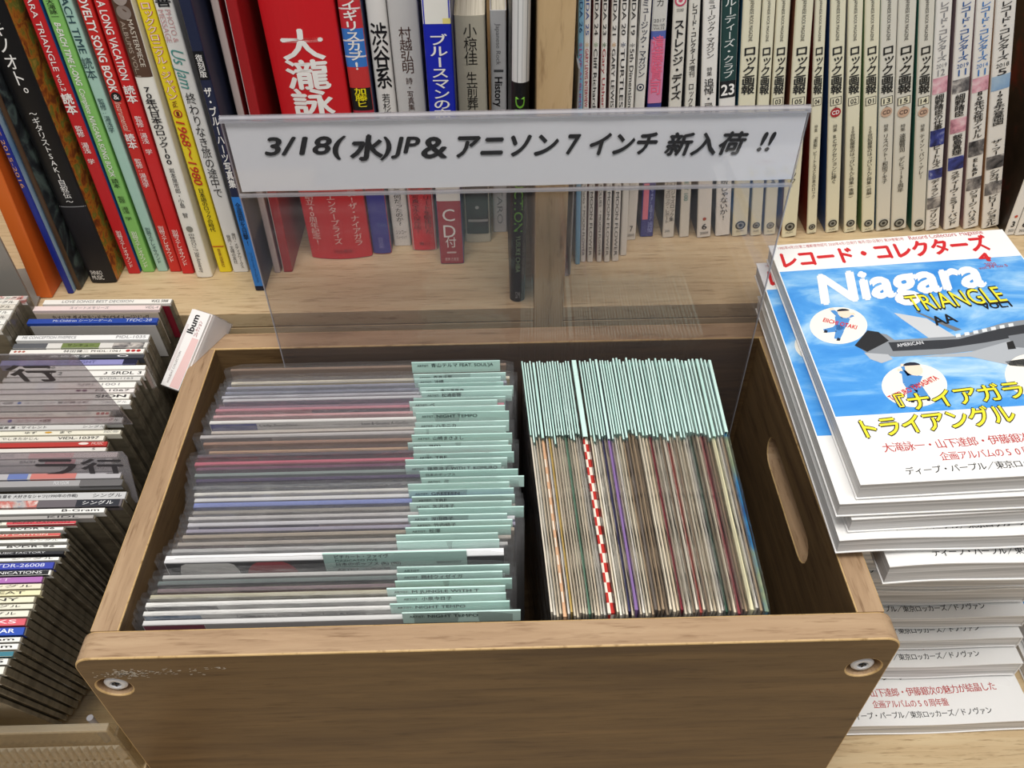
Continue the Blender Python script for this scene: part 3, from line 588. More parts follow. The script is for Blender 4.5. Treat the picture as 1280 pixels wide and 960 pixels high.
# ================================================================== compact disc singles in the clear tray
CG = 'compact disc singles in the clear tray beside the crate'
def corner(u, v):
    k = (v-379)/(838-379); zt_ = .0235+(-.020-.0235)*k
    p = at(u, v, 'z', zt_)
    return at(u, v, 'x', -.1995) if p.x > -.1995 else p
def cdcase(p, color, segs, txt, label, L=.084, th=.0046, lean=8, yaw=0, front=None, tilt=0.0):
    """uv: top corner at the crate side; txt: (string, from, to, colour, bold) along the top edge measured from that corner, 0..1 of L; segs: coloured patches"""
    h = (p.z+.1005)/math.cos(math.radians(lean))
    r = thing('cd_single', label, 'cd single', tuple(p), (math.radians(lean), 0, math.radians(yaw)), CG)
    # local frame: corner at the origin, x to -L, y to the back, z down to -h; the top edge is what shows
    mb = MB(); mb.box((-L, .0, -h), (0, th, -.0012), M_caseside); bevel(mb.build('case', r), .0005)
    mb = MB(); c = col(color, .35); mb.box((-L+.0005, -.00015, -.0022 if front else -.0046), (-.0006, th-.0004, 0), c)
    fn = lambda x, y: (x, y, .00018); fq = lambda x, y: (x, y, .0001)
    for a, b, cc in segs:
        m_ = col(cc) if isinstance(cc, str) else cc; mb.add([fq(-L*a, 0), fq(-L*b, 0), fq(-L*b, th-.0005), fq(-L*a, th-.0005)], [(0, 1, 2, 3)], m_)
        mb.add([(-L*a, -.0002, -.0021), (-L*b, -.0002, -.0021), (-L*b, -.0002, 0), (-L*a, -.0002, 0)], [(0, 1, 2, 3)], m_)
    for s, a, b, cc, bd in txt:
        mb.hbox(s, -L*a, -L*b, th*.22, th*.74, col(cc), fn, bd)
    mb.build('spine_card', r)
    if front:
        mb = MB(); mb.box((-L+.002, -.0004, -.03), (-.002, -.0001, -.0024), col(front[0]))
        for s, a, b, z0, z1, cc in front[1]: mb.hbox(s, -L*a, -L*b, z0, z1, col(cc), lambda x, y: (x, -.0006, y), .01)
        mb.build('front_card', r)
    return r
K = '#26262a'; G = '#8a8a8c'
wt = '#efece4'
cds = [
 ((214, 379), wt, [], [('VUCL 5008', .16, .03, K, .01), ('LOVE SONGS BEST DECISION', .85, .3, G, 0)], 'white spined single with a dark red front, at the very back of the tray', ('#7a1c2a', [])),
 ((200, 387), '#ecd8d4', [], [('スイートメモリーズ', .7, .4, G, 0), ('VIDL-4', .12, .02, G, 0)], 'pinkish single whose beige front reads a television theme title', ('#cfc0ae', [('カメリア ダイヤモンド TV-CFイメージソング', .85, .1, -.0078, -.0036, '#3a3028')])),
 ((197, 403), '#2c4aa0', [], [('Mr.Children シーソーゲーム', .8, .35, '#c8d0e8', .01), ('TFDC-28', .25, .05, '#c8d0e8', 0)], 'blue spined single with a plain grey front', ('#bdb9b4', [])),
 ((186, 424), '#efefed', [], [('MS CONCEPTION FIVEPIECE', .95, .55, G, 0), ('PIDL-1035', .25, .03, G, 0)], 'thick white single, first after the blue spined one', None),
 ((184, 434), '#dad8d2', [(.75, 1, '#5a5c60'), (.36, .64, '#70804a'), (.03, .26, M_photo)], [('サンキュー', .6, .4, '#2a3020', .01)], 'single with dark, green and patterned blocks along its spine', None),
 ((180, 441), wt, [], [('林田健二 PHDL-1061', .6, .18, K, 0), ('●●●', .14, .03, '#b03030', 0), ('◆◆◆', .97, .88, '#b06050', 0)], 'white single with three red dots at its end, near the back', None),
 ((180, 447), '#45484e', [], [('・高橋愛子', .75, .4, '#e8e8e8', .01), ('○', .2, .12, '#e8e8e8', .03)], 'dark grey spined single with white lettering', None),
 ((170, 455), '#8f8ec0', [(.0, .1, '#1d2038')], [('ONE NIGHT', .6, .3, '#5a5a8a', 0)], 'lilac spined single with a dark tip', None),
 ((182, 461), '#f2f0ea', [], [('20', .72, .66, K, .02)], 'white single right after the lilac one', None),
 ((181, 469), '#eceae4', [], [('♪ SRDL 3', .3, .03, K, .01), ('・1 2', .75, .6, K, .01)], 'white single with a small black mark at its end, second after the lilac one', None),
 ((176, 475), '#d8d6d0', [], [('BVDR-1163', .3, .06, G, 0)], 'pale grey single, third after the lilac one', None),
 ((169, 484), '#efede6', [], [('SJBL 1001', .42, .12, G, 0)], 'white single with thin grey lettering, fourth after the lilac one', None),
 ((168, 490), '#e8e2de', [], [('●●', .42, .34, '#6a3a5a', 0), ('M-1067', .28, .04, K, 0)], 'white single with two plum dots', None),
 ((162, 498), wt, [], [('SION', .25, .03, K, .04)], 'white single ending in heavy black capitals', None),
 ((163, 505), '#f0efe9', [], [('SRDL 4289', 1.0, .83, K, .02), ('●', .80, .77, '#2a60b0', 0), ('ユニコーン 雪が降る町', .75, .3, K, .005), ('シングル', .18, .03, G, 0)], 'white single with one blue dot, nearer the tall clear card', None),
 ((150, 512), '#b9b6b0', [], [], 'plain grey single in front of the tall clear card', None),
 ((137, 520), '#ece8dc', [], [('Noriyuki ＊ Sato Yamaguchi', .85, .4, G, 0), ('PHDL-1070', .3, .14, G, 0), ('●●●', .1, .01, '#b03030', 0)], 'cream single with grey text and three red dots', None),
 ((153, 528), '#efefea', [], [('H3277', 1.0, .88, K, .01), ('●', .80, .77, '#2a60b0', 0), ('ユニコーン 大迷惑', .74, .5, K, .01), ('シングル', .18, .03, K, 0)], 'white single with a blue dot and a number, above the sun-marked one', None),
 ((130, 536), '#f0efea', [], [('●', .86, .82, '#2a60b0', 0), ('山口冨美 黒・サイレント', .8, .4, K, .005), ('シングル', .15, .0, K, 0)], 'short white single with a blue dot at its far end', None),
 ((151, 542), '#f3efdc', [], [('ゆず', .66, .58, K, .01), ('✹', .53, .47, '#d8a020', .02), ('まで', .42, .34, K, .01), ('SNDC-0001', .12, .02, G, 0)], 'cream single with a yellow sun mark', None),
 ((130, 550), '#f2eee0', [], [('なん★夫婦 はTILL やしきたかじん', 1.0, .45, K, 0), ('VIDL-10397', .32, .04, K, .01)], 'cream single with a catalogue number, between the sun-marked and red ones', None),
 ((134, 557), '#c0433e', [], [('●', .2, .13, '#f4e8e0', .02), ('MUSIC', .11, .03, '#f0d0c8', 0)], 'red spined single with a white disc', None),
 ((133, 563), '#ece8e0', [], [('5', .1, .08, K, 0)], 'thin white single right after the red one', None),
 ((147, 571), '#d2c4c0', [(.3, .6, '#d8a0a0')], [('TOKYO LOVE', .95, .7, G, 0)], 'pinkish grey single seen through the short clear card', None),
 ((140, 579), '#cdcac6', [(.25, .45, '#c8707a'), (.05, .2, '#88868a')], [('BAOH', .62, .52, K, .02)], 'grey single with a rose patch, behind the short clear card', None),
 ((148, 588), '#c4c2c0', [], [('VIVI PLANNING', .4, .1, G, 0)], 'grey single, second behind the rose patched one', None),
 ((151, 597), '#b5b2b4', [(.3, .6, '#c87a72'), (.62, .75, '#6a7ab0')], [], 'single with red and blue patches behind the short clear card', None),
 ((152, 606), '#a4a2a2', [(.0, .28, '#6a6868')], [('POLYDOR', .45, .35, '#e0e0e0', 0)], 'two-tone grey single behind the short clear card', None),
 ((157, 623), '#c9c9c8', [], [('●', .97, .93, '#b03030', .01), ('きに言葉を 大好きなシャツ(1990年の作戦)', .9, .32, K, .005), ('シングル', .22, .03, K, 0)], 'grey single with a red dot and a long black title', None),
 ((152, 632), '#6a6468', [(.55, .98, M_multi), (.02, .3, '#2a2c34')], [('シングル', .26, .06, '#e8e8e8', .01)], 'dark single with a multicoloured half', None),
 ((131, 640), '#efeee9', [], [('IDS/Same Side', 1.0, .68, '#6a6a68', .005), ('B-Gram', .28, .04, K, .01)], 'white single with an italic label name, after the multicoloured one', None),
 ((118, 646), '#a8a4a0', [], [('KIDL', .3, .1, K, 0)], 'thin grey single between two white ones', None),
 ((97, 648), '#efebdc', [(.0, .44, '#cf4650')], [('ribbon', .98, .76, K, .02), ('PONY CANYON', .4, .04, '#7a1c28', .005), ('PC', .55, .47, K, .03)], 'cream single with a large red end block', None),
 ((82, 657), '#f0efea', [], [('イモンド・チョイ', 1.0, .66, G, 0), ('BVDR-96', .34, .06, K, .02)], 'white single with a bold number, next to the red end block', None),
 ((77, 665), '#ecdcb4', [(.0, .5, '#d4605c')], [('23', 1., .92, K, 0), ('PONY CANYON', .46, .08, '#f4d8c8', .01)], 'tan single with a salmon red end block', None),
 ((86, 673), '#efeee8', [], [('Mutation 第2巻', 1.0, .56, G, .005), ('シングル', .24, .06, G, 0)], 'white single with pale grey title, after the salmon block', None),
 ((85, 682), '#f1f0ea', [], [('イモンド・チョイ', 1.0, .66, G, 0), ('BVDR-96', .38, .08, K, .02)], 'white single with a bold number, right above the black one', None),
 ((81, 690), '#2c2c30', [], [('TK MUSIC FACTORY', .5, .12, '#d8d8d8', 0)], 'black spined single with white script', None),
 ((75, 698), '#efeee8', [], [('Boys kiss Girls', .95, .5, '#555', .005), ('シングル', .3, .04, K, 0)], 'white single with a grey latin title, right below the black one', None),
 ((67, 710), '#3a46a8', [], [('CTDR-26008', .4, .06, '#d0d4f0', .01)], 'deep blue spined single with a pale number', None),
 ((64, 718), '#eae8e2', [(.02, .56, '#1e1e22')], [('COMMUNICATIONS', .52, .06, '#e8e8e8', .01)], 'white single with a black end block', None),
 ((53, 727), '#b070b4', [], [('SOFT', .4, .2, '#e0c0e0', 0)], 'purple spined single above the cream ones', None),
 ((52, 735), '#e8e0c8', [], [('SCOTT', .9, .6, '#777', 0), ('シングル', .4, .06, K, 0)], 'cream single right below the purple one', None),
 ((51, 743), '#eee6bc', [], [('FITZBEAT', .5, .1, '#4a4a40', .01)], 'pale yellow single with small capitals', None),
 ((43, 752), '#ebe6cc', [], [('CBS/SONY', .6, .1, K, .015)], 'cream single with bold black capitals', None),
 ((42, 760), '#e9e5d2', [], [('シングル', .36, .08, K, 0)], 'cream single, first after the bold capitals', None),
 ((36, 770), '#e9e5d4', [], [('シングル', .36, .08, K, 0)], 'cream single, last before the pink one', None),
 ((32, 781), '#d8606c', [], [('NOKS', .36, .06, '#f8dede', .02)], 'pink red spined single with white capitals', None),
 ((30, 793), '#2f52b4', [], [('POLYSTAR', .38, .06, '#e8ecf8', .02)], 'blue spined single with white capitals near the front', None),
 ((26, 801), '#eeece6', [], [('B-Gram', .34, .04, K, .02)], 'white single with an italic name, first after the near blue one', None),
 ((23, 811), '#efede8', [], [('B-Gram', .34, .04, K, .02)], 'white single with an italic name, second after the near blue one', None),
 ((16, 820), '#c9c8b8', [(.0, .1, '#3a7a8a'), (.12, .18, '#c8a850')], [], 'single with a teal tip near the front of the tray', None),
 ((10, 830), '#ecebe4', [], [('5', .08, .03, K, .01)], 'white single right after the teal tipped one', None),
 ((5, 842), '#eae6da', [], [], 'white single nearest the front still showing its spine', None),
]
for i in range(3): cds.append(((-2-7*i, 853+9*i), '#dedace', [], [], 'dark sided single at the tray front, '+nth(i+1)+' after the last readable spine', None))
last = None
for i, (uv, c, segs, txt, lab, fr) in enumerate(cds):
    ln = 3+12*i/len(cds); yw = -1.2+1.8*i/len(cds)
    p = corner(*uv)
    th = .0046 if last is None else max(.0019, min(.0046, (last-p.y)*math.cos(math.radians(ln))-.0005))
    if last is not None and last-p.y < .0033: p.y = last-.0033
    last = p.y
    cdcase(p, c, segs, txt, lab, lean=ln, yaw=yw, front=fr, th=th)
# the next column, only its ends in view
for i, (uv, c) in enumerate((((33, 375), M_multi), ((22, 380), '#e8e4da'), ((18, 386), '#ddd6c8'), ((14, 393), '#f0eee6'), ((11, 399), '#d8d4cc'), ((6, 405), '#ecebe4'), ((2, 412), '#e4e1d8'))):
    p = at(uv[0], uv[1], 'z', .032)
    r = thing('cd_single', ['single with striped colours at the back of the neighbouring column', 'white single in the neighbouring column, right after the striped one', 'buff single in the neighbouring column, second after the striped one', 'bright white single in the neighbouring column, third after the striped one',
       'grey white single in the neighbouring column, fourth after the striped one', 'white single in the neighbouring column, fifth after the striped one', 'pale single in the neighbouring column, nearest of those showing'][i], 'cd single', tuple(p), (math.radians(2), 0, 0), CG)
    mb = MB(); mb.box((-.084, 0, -.131), (0, .0046, -.0012), M_caseside); bevel(mb.build('case', r), .0005)
    mb = MB(); mb.box((-.0835, -.0001, -.004), (-.0006, .0042, 0), col(c) if isinstance(c, str) else c); mb.hbox('TOCT シングル', -.03, -.003, .0008, .0034, col(K), lambda x, y: (x, y, .0002)); mb.build('spine_card', r)
# divider cards
P1 = at(92, 443, 'x', -.2015); P2 = at(152, 515, 'x', -.2015)
a = math.atan2(P1.y-P2.y, P1.z-P2.z)
r = thing('divider_card', 'tall smoky clear divider card with a black kanji, in the middle of the tray', 'divider card', tuple(P1), (-a, 0, math.radians(-1)))
def card(r, h, txt, L=.11):
    mb = MB(); mb.prism([(-L, -h), (0, -h), (0, -.004), (-.002, 0), (-L, 0)], 0, .0008, M_card, lambda x, z, t: (x, t, z)); mb.build('sheet', r)
    mb = MB()
    for s, x0, x1, z0, z1, c in txt: mb.hbox(s, x0, x1, z0, z1, col(c), lambda x, y: (x, -.0002, y), .03)
    mb.build('lettering', r)
nrm = Matrix.Rotation(-a, 3, 'X') @ Vector((0, 1, 0))
def loc(u, v): q = hit(u, v, P1, nrm)-P1; return q.x, Vector((0, q.y, q.z)).length*(-1)
def tb(s, u0, v0, u1, v1): x0, z0 = loc(u0, v0); x1, z1 = loc(u1, v1); return (s, x0, x1, z0, z1, '#3a3638')
x0, z0 = loc(20, 478); x1, z1 = loc(62, 456)
card(r, .074, [('行', x0, x1, z0, z1, '#3a3638'), ('ヤ', x0-(x1-x0)*1.05, x0-(x1-x0)*.08, z0, z1, '#3a3638')])
P1 = at(157, 565, 'x', -.1990); a = math.radians(16); nrm = Matrix.Rotation(-a, 3, 'X') @ Vector((0, 1, 0))
r = thing('divider_card', 'short smoky clear divider card with a black kanji, nearer the front of the tray', 'divider card', tuple(P1), (-a, 0, math.radians(-1)))
x0, z0 = loc(104, 595); x1, z1 = loc(152, 573)
card(r, .034, [('行', x0, x1, z0, z1, '#3a3638'), ('ラ', x0-(x1-x0)*1.05, x0-(x1-x0)*.08, z0, z1, '#3a3638')])
# clear tray
tr_ = thing('cd_tray', 'clear ribbed plastic tray holding the compact disc singles', 'tray', (-.30, .0, -.1250))
mb = MB(); mb.box((-.16, .002, .020), (.0985, .25, .0225), M_tray); mb.build('floor_plate', tr_)
mb = MB(); mb.box((-.16, -.0005, .0), (.0985, .0015, .053), M_tray); mb.box((-.16, -.002, .053), (.0985, .002, .055), M_rib); mb.build('front_lip', tr_)
n = 60
for z0, z1 in ((.021, .035), (.001, .016)):                          # two bands of upright ribs along the front
    mb = MB()
    for k in range(n):
        x0 = -.16+.2585*k/n; x1 = x0+.2585/n; xm = (x0+x1)/2
        mb.add([(x0, -.001, z0), (xm, -.0045, z0), (x1, -.001, z0), (x0, -.001, z1), (xm, -.0035, z1), (x1, -.001, z1)], [(0, 1, 4, 3), (1, 2, 5, 4), (3, 4, 5)], M_rib)
    mb.build('rib_band', tr_)
mb = MB(); mb.box((.0985, -.0005, .0), (.1, .25, .045), M_tray); mb.build('side_wall', tr_)
mb = MB(); mb.prism(arc(0, 0, .0018, 0, 330, 11), .0225, .05, M_acryl_edge, lambda a, b, h: (.085+a, .0075+b, h)); mb.build('post', tr_)
# pink boxed album
q0, q1 = at(200, 481, 'x', -.2095), at(240, 385, 'y', .2335)
wdt = .0152; dq = q1-q0; ln = dq.length
bx = thing('cd_box', 'white and pink boxed album standing between the singles and the crate corner', 'cd box', tuple(q0), (math.asin(dq.z/ln), 0, math.atan2(-dq.x, dq.y)))
mb = MB(); mb.box((0, 0, -.024), (wdt, ln, -.002), col('#efe9e6', .3)); mb.box((.0005, .0005, -.002), (wdt-.0005, ln-.0005, 0), col('#f2efec', .3))
mb.add([(.007, .001, .0001), (wdt-.001, .001, .0001), (wdt-.001, ln*.66, .0001), (.009, ln*.66, .0001)], [(0, 1, 2, 3)], col('#eac6c2'))
f90 = lambda x, y: (x, y, .0003)
mb.rline
mb.add([(.001, ln*.2, .0001), (.003, ln*.2, .0001), (.003, ln*.8, .0001), (.001, ln*.8, .0001)], [(0, 1, 2, 3)], col('#e0d6d4'))
vs, fs = glyph('lbum', .03); bb = bounds(vs)
mb.letters([(wdt*.55-(y-bb[1])/(bb[3]-bb[1])*.005, ln*.70+(x-bb[0])/(bb[2]-bb[0])*ln*.24) for x, y in vs], fs, col('#1d1a1c'), f90)
vs, fs = glyph('コレクション', .01); bb = bounds(vs)
mb.letters([(wdt*.8-(y-bb[1])/(bb[3]-bb[1])*.003, ln*.68+(x-bb[0])/(bb[2]-bb[0])*ln*.2) for x, y in vs], fs, col('#b05a60'), f90)
vs, fs = glyph('HOLIDAY COLLECTION', 0); bb = bounds(vs)
mb.letters([(.0055-(y-bb[1])/(bb[3]-bb[1])*.0016, ln*.06+(x-bb[0])/(bb[2]-bb[0])*ln*.4) for x, y in vs], fs, col('#a8a0a0'), f90)
bevel(mb.build('carton', bx), .0012)
mb = MB(); mb.box((-.0006, -.0006, -.0245), (wdt+.0006, ln+.0006, -.0045), M_sleeve); mb.build('clear_wrap', bx)
# case wedged behind the crate
bx = thing('cd_case', 'white case with a red stripe wedged behind the crate by the magazine pile', 'cd case', (.190, .236, -.13), (0, math.radians(8), 0))
mb = MB(); mb.box((-.017, 0, 0), (.016, .0095, .136), col('#d8d6d6', .3)); mb.add([(.0085, -.0002, .09), (.0115, -.0002, .09), (.0115, -.0002, .132), (.0085, -.0002, .132)], [(0, 1, 2, 3)], col('#b8202a')); mb.add([(.0085, .0, .1362), (.0115, .0, .1362), (.0115, .0095, .1362), (.0085, .0095, .1362)], [(0, 1, 2, 3)], col('#b8202a')); bevel(mb.build('case', bx), .0008)
# ================================================================== seven-inch records in the crate
RG = 'seven-inch singles in the wide row facing the crate front'
MINT, MINTD = col('#d0efe7', .4), col('#c2e5dc', .4)
TXT = col('#2a3638', .6)
JH, JW = .1745, .178
BASE = -H+.0135
def sleeve_mesh(wd, ht, th, k, am=.4):
    """an open-topped clear bag with a slightly wavy mouth"""
    mb = MB(); n = 16; rr = random.Random(k)
    for y0, sg in ((0, -1), (th, 1)):
        lo, hi = [], []
        for i in range(n+1):
            x = -.004+wd*i/n; e = min(i, n-i); wv = rr.uniform(-.0006, .0006)*am
            lo.append((x, y0, 0)); hi.append((x, y0+wv*.7+sg*.0001, ht+(-.003 if e == 0 else 0)+rr.uniform(-.0003, .0003)))
        mb.add(lo+hi, [(i, i+1, n+2+i, n+1+i) for i in range(n)], M_sleeve)
    if am > .3:                                                     # the mouth of the front sheet curls outwards unevenly
        lip = [(x, -rr.uniform(.0001, .0006), z+rr.uniform(-.0004, .0006)) for x, y, z in [(-.004+wd*i/n, 0, ht) for i in range(n+1)]]; up = [(-.004+wd*i/n, 0, ht-.0006) for i in range(n+1)]
        mb.add(up+lip, [(i, i+1, n+2+i, n+1+i) for i in range(1, n-1)], M_sleeve)
    mb.quad((-.004, 0, 0), (-.004, th, 0), (-.004, th, ht-.003), (-.004, 0, ht-.003), M_sleeve)
    mb.quad((wd-.004, 0, 0), (wd-.004, th, 0), (wd-.004, th, ht-.003), (wd-.004, 0, ht-.003), M_sleeve)
    return mb
_slv = [sleeve_mesh(.187, .1800, .0030, k).build('clear_sleeve') for k in range(4)] + [sleeve_mesh(.187, .1800, .0030, k, .12).build('clear_sleeve') for k in range(3)]
_slm = [o.data for o in _slv]
for o in _slv: bpy.data.objects.remove(o)
def clear_sleeve(parent, k, sy=1):
    o = bpy.data.objects.new('clear_sleeve', _slm[k % 4]); COL.objects.link(o); o.parent = parent; o.location = (0, -.0005*sy, 0); o.scale = (1, sy, 1)
# back to front: (height of the edge in the photo, left end, edge colour, patches (a, b, colour), sticker start, sticker text, look, thickness)
rows = [
 (466, 285, '#8a7464', [], 515, "ARTIST: 青山テルマ FEAT. SOUL'JA", 'brownish sleeve standing up highest', .0022),
 (482, 284, '#efe6cf', [(0, 1, '#dcc564')], 517, 'ARTIST: 森高千里', 'yellow edge', .0024),
 (489, 278, '#a9a9b8', [], 518, 'ARTIST: 沖縄', 'blue-grey edge', .0022),
 (494, 276, '#8e93a8', [], 523, '', 'slate edge', .0022),
 (500, 272, '#c5c5cd', [], 525, 'ARTIST: 渡辺満里奈', 'silver edge', .0022),
 (506, 274, '#d6d6da', [(0, 1, '#5a5c84')], 527, 'ARTIST: 松浦亜弥', 'pale edge over a navy front', .0022),
 (511, 268, '#9a7c92', [], 517, '', 'mauve edge', .0022),
 (517, 265, '#c2808c', [(.33, 1, '#4a4668')], 512, 'ARTIST: ペ', 'pink end and navy remainder', .0022),
 (522, 262, '#dca6a8', [], 516, '', 'salmon pink edge', .0022),
 (529, 257, '#f1eeea', [(0, .16, '#585ca8')], 520, 'ARTIST: NIGHT TEMPO', 'white Lady Sunshine edge', .0024),
 (541, 259, '#d6cbc0', [], 519, 'ARTIST: ハモニカ', 'cream edge', .0022),
 (550, 240, '#b9b5b4', [(0, .24, '#77757a')], 518, '', 'shiny silver edge with a darker end', .0026),
 (558, 250, '#9c7c6c', [], 515, 'ARTIST: 山崎まさよし', 'brown edge', .0022),
 (566, 256, '#c8a688', [(.15, 1, '#56504e')], 510, '日本のポップス(90)', 'tan edge over a charcoal front', .0022),
 (574, 242, '#5e5a60', [(0, .2, '#7c3038')], 517, '', 'charcoal edge with a red tinged end', .0022),
 (581, 238, '#cf7080', [(0, 1, '#b24c5c')], 517, 'ARTIST: TRF', 'rose red edge', .0026),
 (589, 240, '#7c4c66', [], 507, '', 'plum edge', .0022),
 (595, 238, '#93a09c', [], 507, 'ARTIST: 篠原涼子 WITH T. KOMURO', 'grey-green edge', .0022),
 (603, 240, '#4a3c60', [(.5, 1, '#3a2c34')], 525, '日本のポップス', 'dark violet edge', .0022),
 (612, 236, '#6e7074', [], 527, 'ARTIST: ミ', 'shiny graphite edge', .0024),
 (619, 237, '#eae7e0', [(0, .18, '#8f8b8a')], 510, '', 'white edge with a grey end', .0022),
 (627, 237, '#f0eeea', [(0, .15, '#23242a'), (.15, 1, '#b4b2b2')], 511, 'ARTIST: GREEEEN', 'white edge with a black end', .0024),
 (638, 236, '#7f8cc4', [(0, 1, '#5a66a4')], 515, 'ARTIST: TRF', 'bright blue edge', .0030),
 (648, 234, '#9b968e', [(0, .13, '#bcbcc8')], 512, 'ARTIST: 矢沢洋子', 'stone grey edge', .0022),
 (654, 229, '#cac6c4', [], 523, '', 'light grey edge', .0022),
 (663, 228, '#d8d6da', [(0, .03, '#d0ccd4'), (.03, .4, '#3a3c6c'), (.4, .7, '#c0a4a8'), (.7, .86, '#38386a'), (.86, 1, '#b8bce0')], 510, 'ARTIST: 深田恭子', 'navy and blush patches', .0024),
 (671, 226, '#a49fb2', [(0, 1, '#504e74')], 513, 'ARTIST: 竹内結子', 'lavender grey edge', .0022),
 (679, 222, '#a89c8c', [], 507, 'ARTIST: 松澤', 'greige edge', .0022),
 (687, 215, '#b0a69c', [(0, .2, '#7c4440'), (.2, 1, '#948c86')], 495, '', 'maroon end and greige remainder', .0022),
 (695, 208, '#b4b2b0', [(.6, 1, '#8c8a8a')], 496, '', 'cloudy silver edge', .0022),
 (704, 200, '#e9e9ea', [(0, 1, '#2c2d2f')], 404, '', 'thick bulging black, white and red cover', .0045),
 (729, 195, '#dddbd8', [], 496, 'ARTIST:', 'pearl white edge', .0022),
 (737, 190, '#6e7a78', [(.72, .75, '#c87c88')], 496, 'ARTIST: 岡村ウィゼイガ', 'dark teal-grey edge', .0024),
 (744, 190, '#7c6870', [(0, 1, '#8a4a50')], 494, '', 'dull plum edge over a reddish front', .0022),
 (752, 182, '#b6b098', [], 484, 'ARTIST: M JUNGLE WITH T', 'olive grey edge', .0024),
 (760, 177, '#f0efeb', [(0, .20, '#17171a')], 496, 'ARTIST: 小泉今日子', 'white edge with a black block', .0024),
 (770, 173, '#f1f0ec', [(0, .16, '#4a88b4')], 488, 'ARTIST: NIGHT TEMPO', 'white edge with a sky blue end', .0024),
 (781, 172, '#efeeec', [(0, .17, '#9a1f4c'), (.17, 1, '#cfcccc')], 503, 'ARTIST: NIGHT TEMPO', 'white edge with a crimson end', .0026),
]
ZT = BASE+JH
n = len(rows)
def rec_label(look, i):
    if i == 0: return 'single with a %s, against the sign in the wide row' % look if 'edge' in look else 'single in a %s, rearmost of the wide row' % look
    if i == n-1: return 'single with a %s, frontmost in the wide row' % look
    return 'single with %s, %s from the front board, wide row' % (look, nth(n-i))
yy = [at(q_[1], q_[0], 'z', ZT).y for q_ in rows]
for i in range(n-2, -1, -1): yy[i] = max(yy[i], yy[i+1]+rows[i+1][7]+.0020)  # no sleeve inside its neighbour
for i in range(n): yy[i] = min(yy[i], .2042)
for i, (v, ul, c, pat, us, tx, look, th) in enumerate(rows):
    p = at(ul, v, 'z', ZT); p.y = yy[i]; ps = at(us, v, 'z', ZT)
    ln = math.radians(.6+2.2*(1-i/n))
    x0 = max(p.x+.002, -.1725)
    r = thing('record_single', rec_label(look, i), 'record', (x0, p.y-JH*math.sin(ln), BASE), (-ln, 0, math.radians(R.uniform(-.07, .07))), RG)
    dz = R.uniform(-.0012, .0012) if i else .002
    jh = JH+dz
    mb = MB(); mb.box((0, 0, 0), (JW, th, jh), col(c, .4))
    for a, b, cc in pat:
        mb.add([(JW*a+.0004, -.00012, jh-.06), (JW*b, -.00012, jh-.06), (JW*b, -.00012, jh-.0006), (JW*a+.0004, -.00012, jh-.0006)], [(0, 1, 2, 3)], col(cc, .35))
    if 'Lady' in look:
        mb.hbox('Lady Sunshine', JW*.17, JW*.30, jh-.0036, jh-.0012, col('#55535a'), lambda x, y: (x, -.00025, y), .01); mb.hbox('Love & Groove A-Go-Go', JW*.52, JW*.68, jh-.0036, jh-.0012, col('#55535a'), lambda x, y: (x, -.00025, y), .01)
    if 'sky blue' in look: mb.hbox('Ladies in the City — Plastic Love & Dance', JW*.26, JW*.62, jh-.0034, jh-.0014, col('#77757a'), lambda x, y: (x, -.00025, y), .01)
    if 'thick' in look:
        for cx_, rx_, rz_, cc in ((.125, .016, .020, '#eeede9'), (.31, .0135, .0135, '#b83c46')):
            mb.add([(JW*cx_+rx_*math.cos(t*.2618), -.00025, min(jh-.0010, jh-.0125+rz_*math.sin(t*.2618))) for t in range(24)], [tuple(range(24))], col(cc, .35))
    mb.build('jacket', r)
    clear_sleeve(r, i, (th+.0007)/.0030)
    # folded mint strip over the mouth of the sleeve
    sx = ps.x-x0; sw = .0565+R.uniform(-.003, .003); f = -.00062
    big = 'thick' in look
    if big: sw = .075
    sh = .016 if big else .0085
    mb = MB(); zt_ = .1796+dz*.5
    mb.box((sx, f-.0001, zt_-sh), (sx+sw, f, zt_), MINT if i % 3 else MINTD)
    mb.box((sx, f-.0001, zt_), (sx+sw, f+.0007, zt_+.0002), MINT if i % 3 else MINTD)
    mb.box((sx, f+.0006, zt_-sh), (sx+sw, f+.0007, zt_), MINT)
    ff = lambda x, y: (x, f-.0003, y)
    if big:
        mb.hline('ピチカート・ファイヴ', sx+.006, zt_-.0034, .0024, TXT, ff, .012, 0, .028); mb.hline('PIZZICATO FIVE', sx+.006, zt_-.0062, .0016, TXT, ff, 0, 0, .022)
        mb.hline('日本のポップス (R) (90)', sx+.006, zt_-.0098, .0024, TXT, ff, .012, 0, .034); mb.hline('ARTIST: 小西康陽', sx+.006, zt_-.0148, .0024, TXT, ff, .01, 0, .028)
        mb.box((sx+.004, f-.0002, zt_-.0114), (sx+sw-.002, f-.0001, zt_-.0112), TXT); mb.hline('000200207', sx+sw-.016, zt_-.0098, .0020, TXT, ff, 0, 0, .013)
    elif tx:
        mb.hline(tx[:7], sx+.0035, zt_-.0033, .0018, TXT, ff, .005, 0, .0075 if len(tx) > 7 else None)
        if len(tx) > 8: mb.hline(tx[8:], sx+.0125, zt_-.0035, .0025, TXT, ff, .008, .0, min(.040, .0030*len(tx[8:])*(1.0 if ord(tx[8]) > 255 else .75)))
    mb.build('price_strip', r)

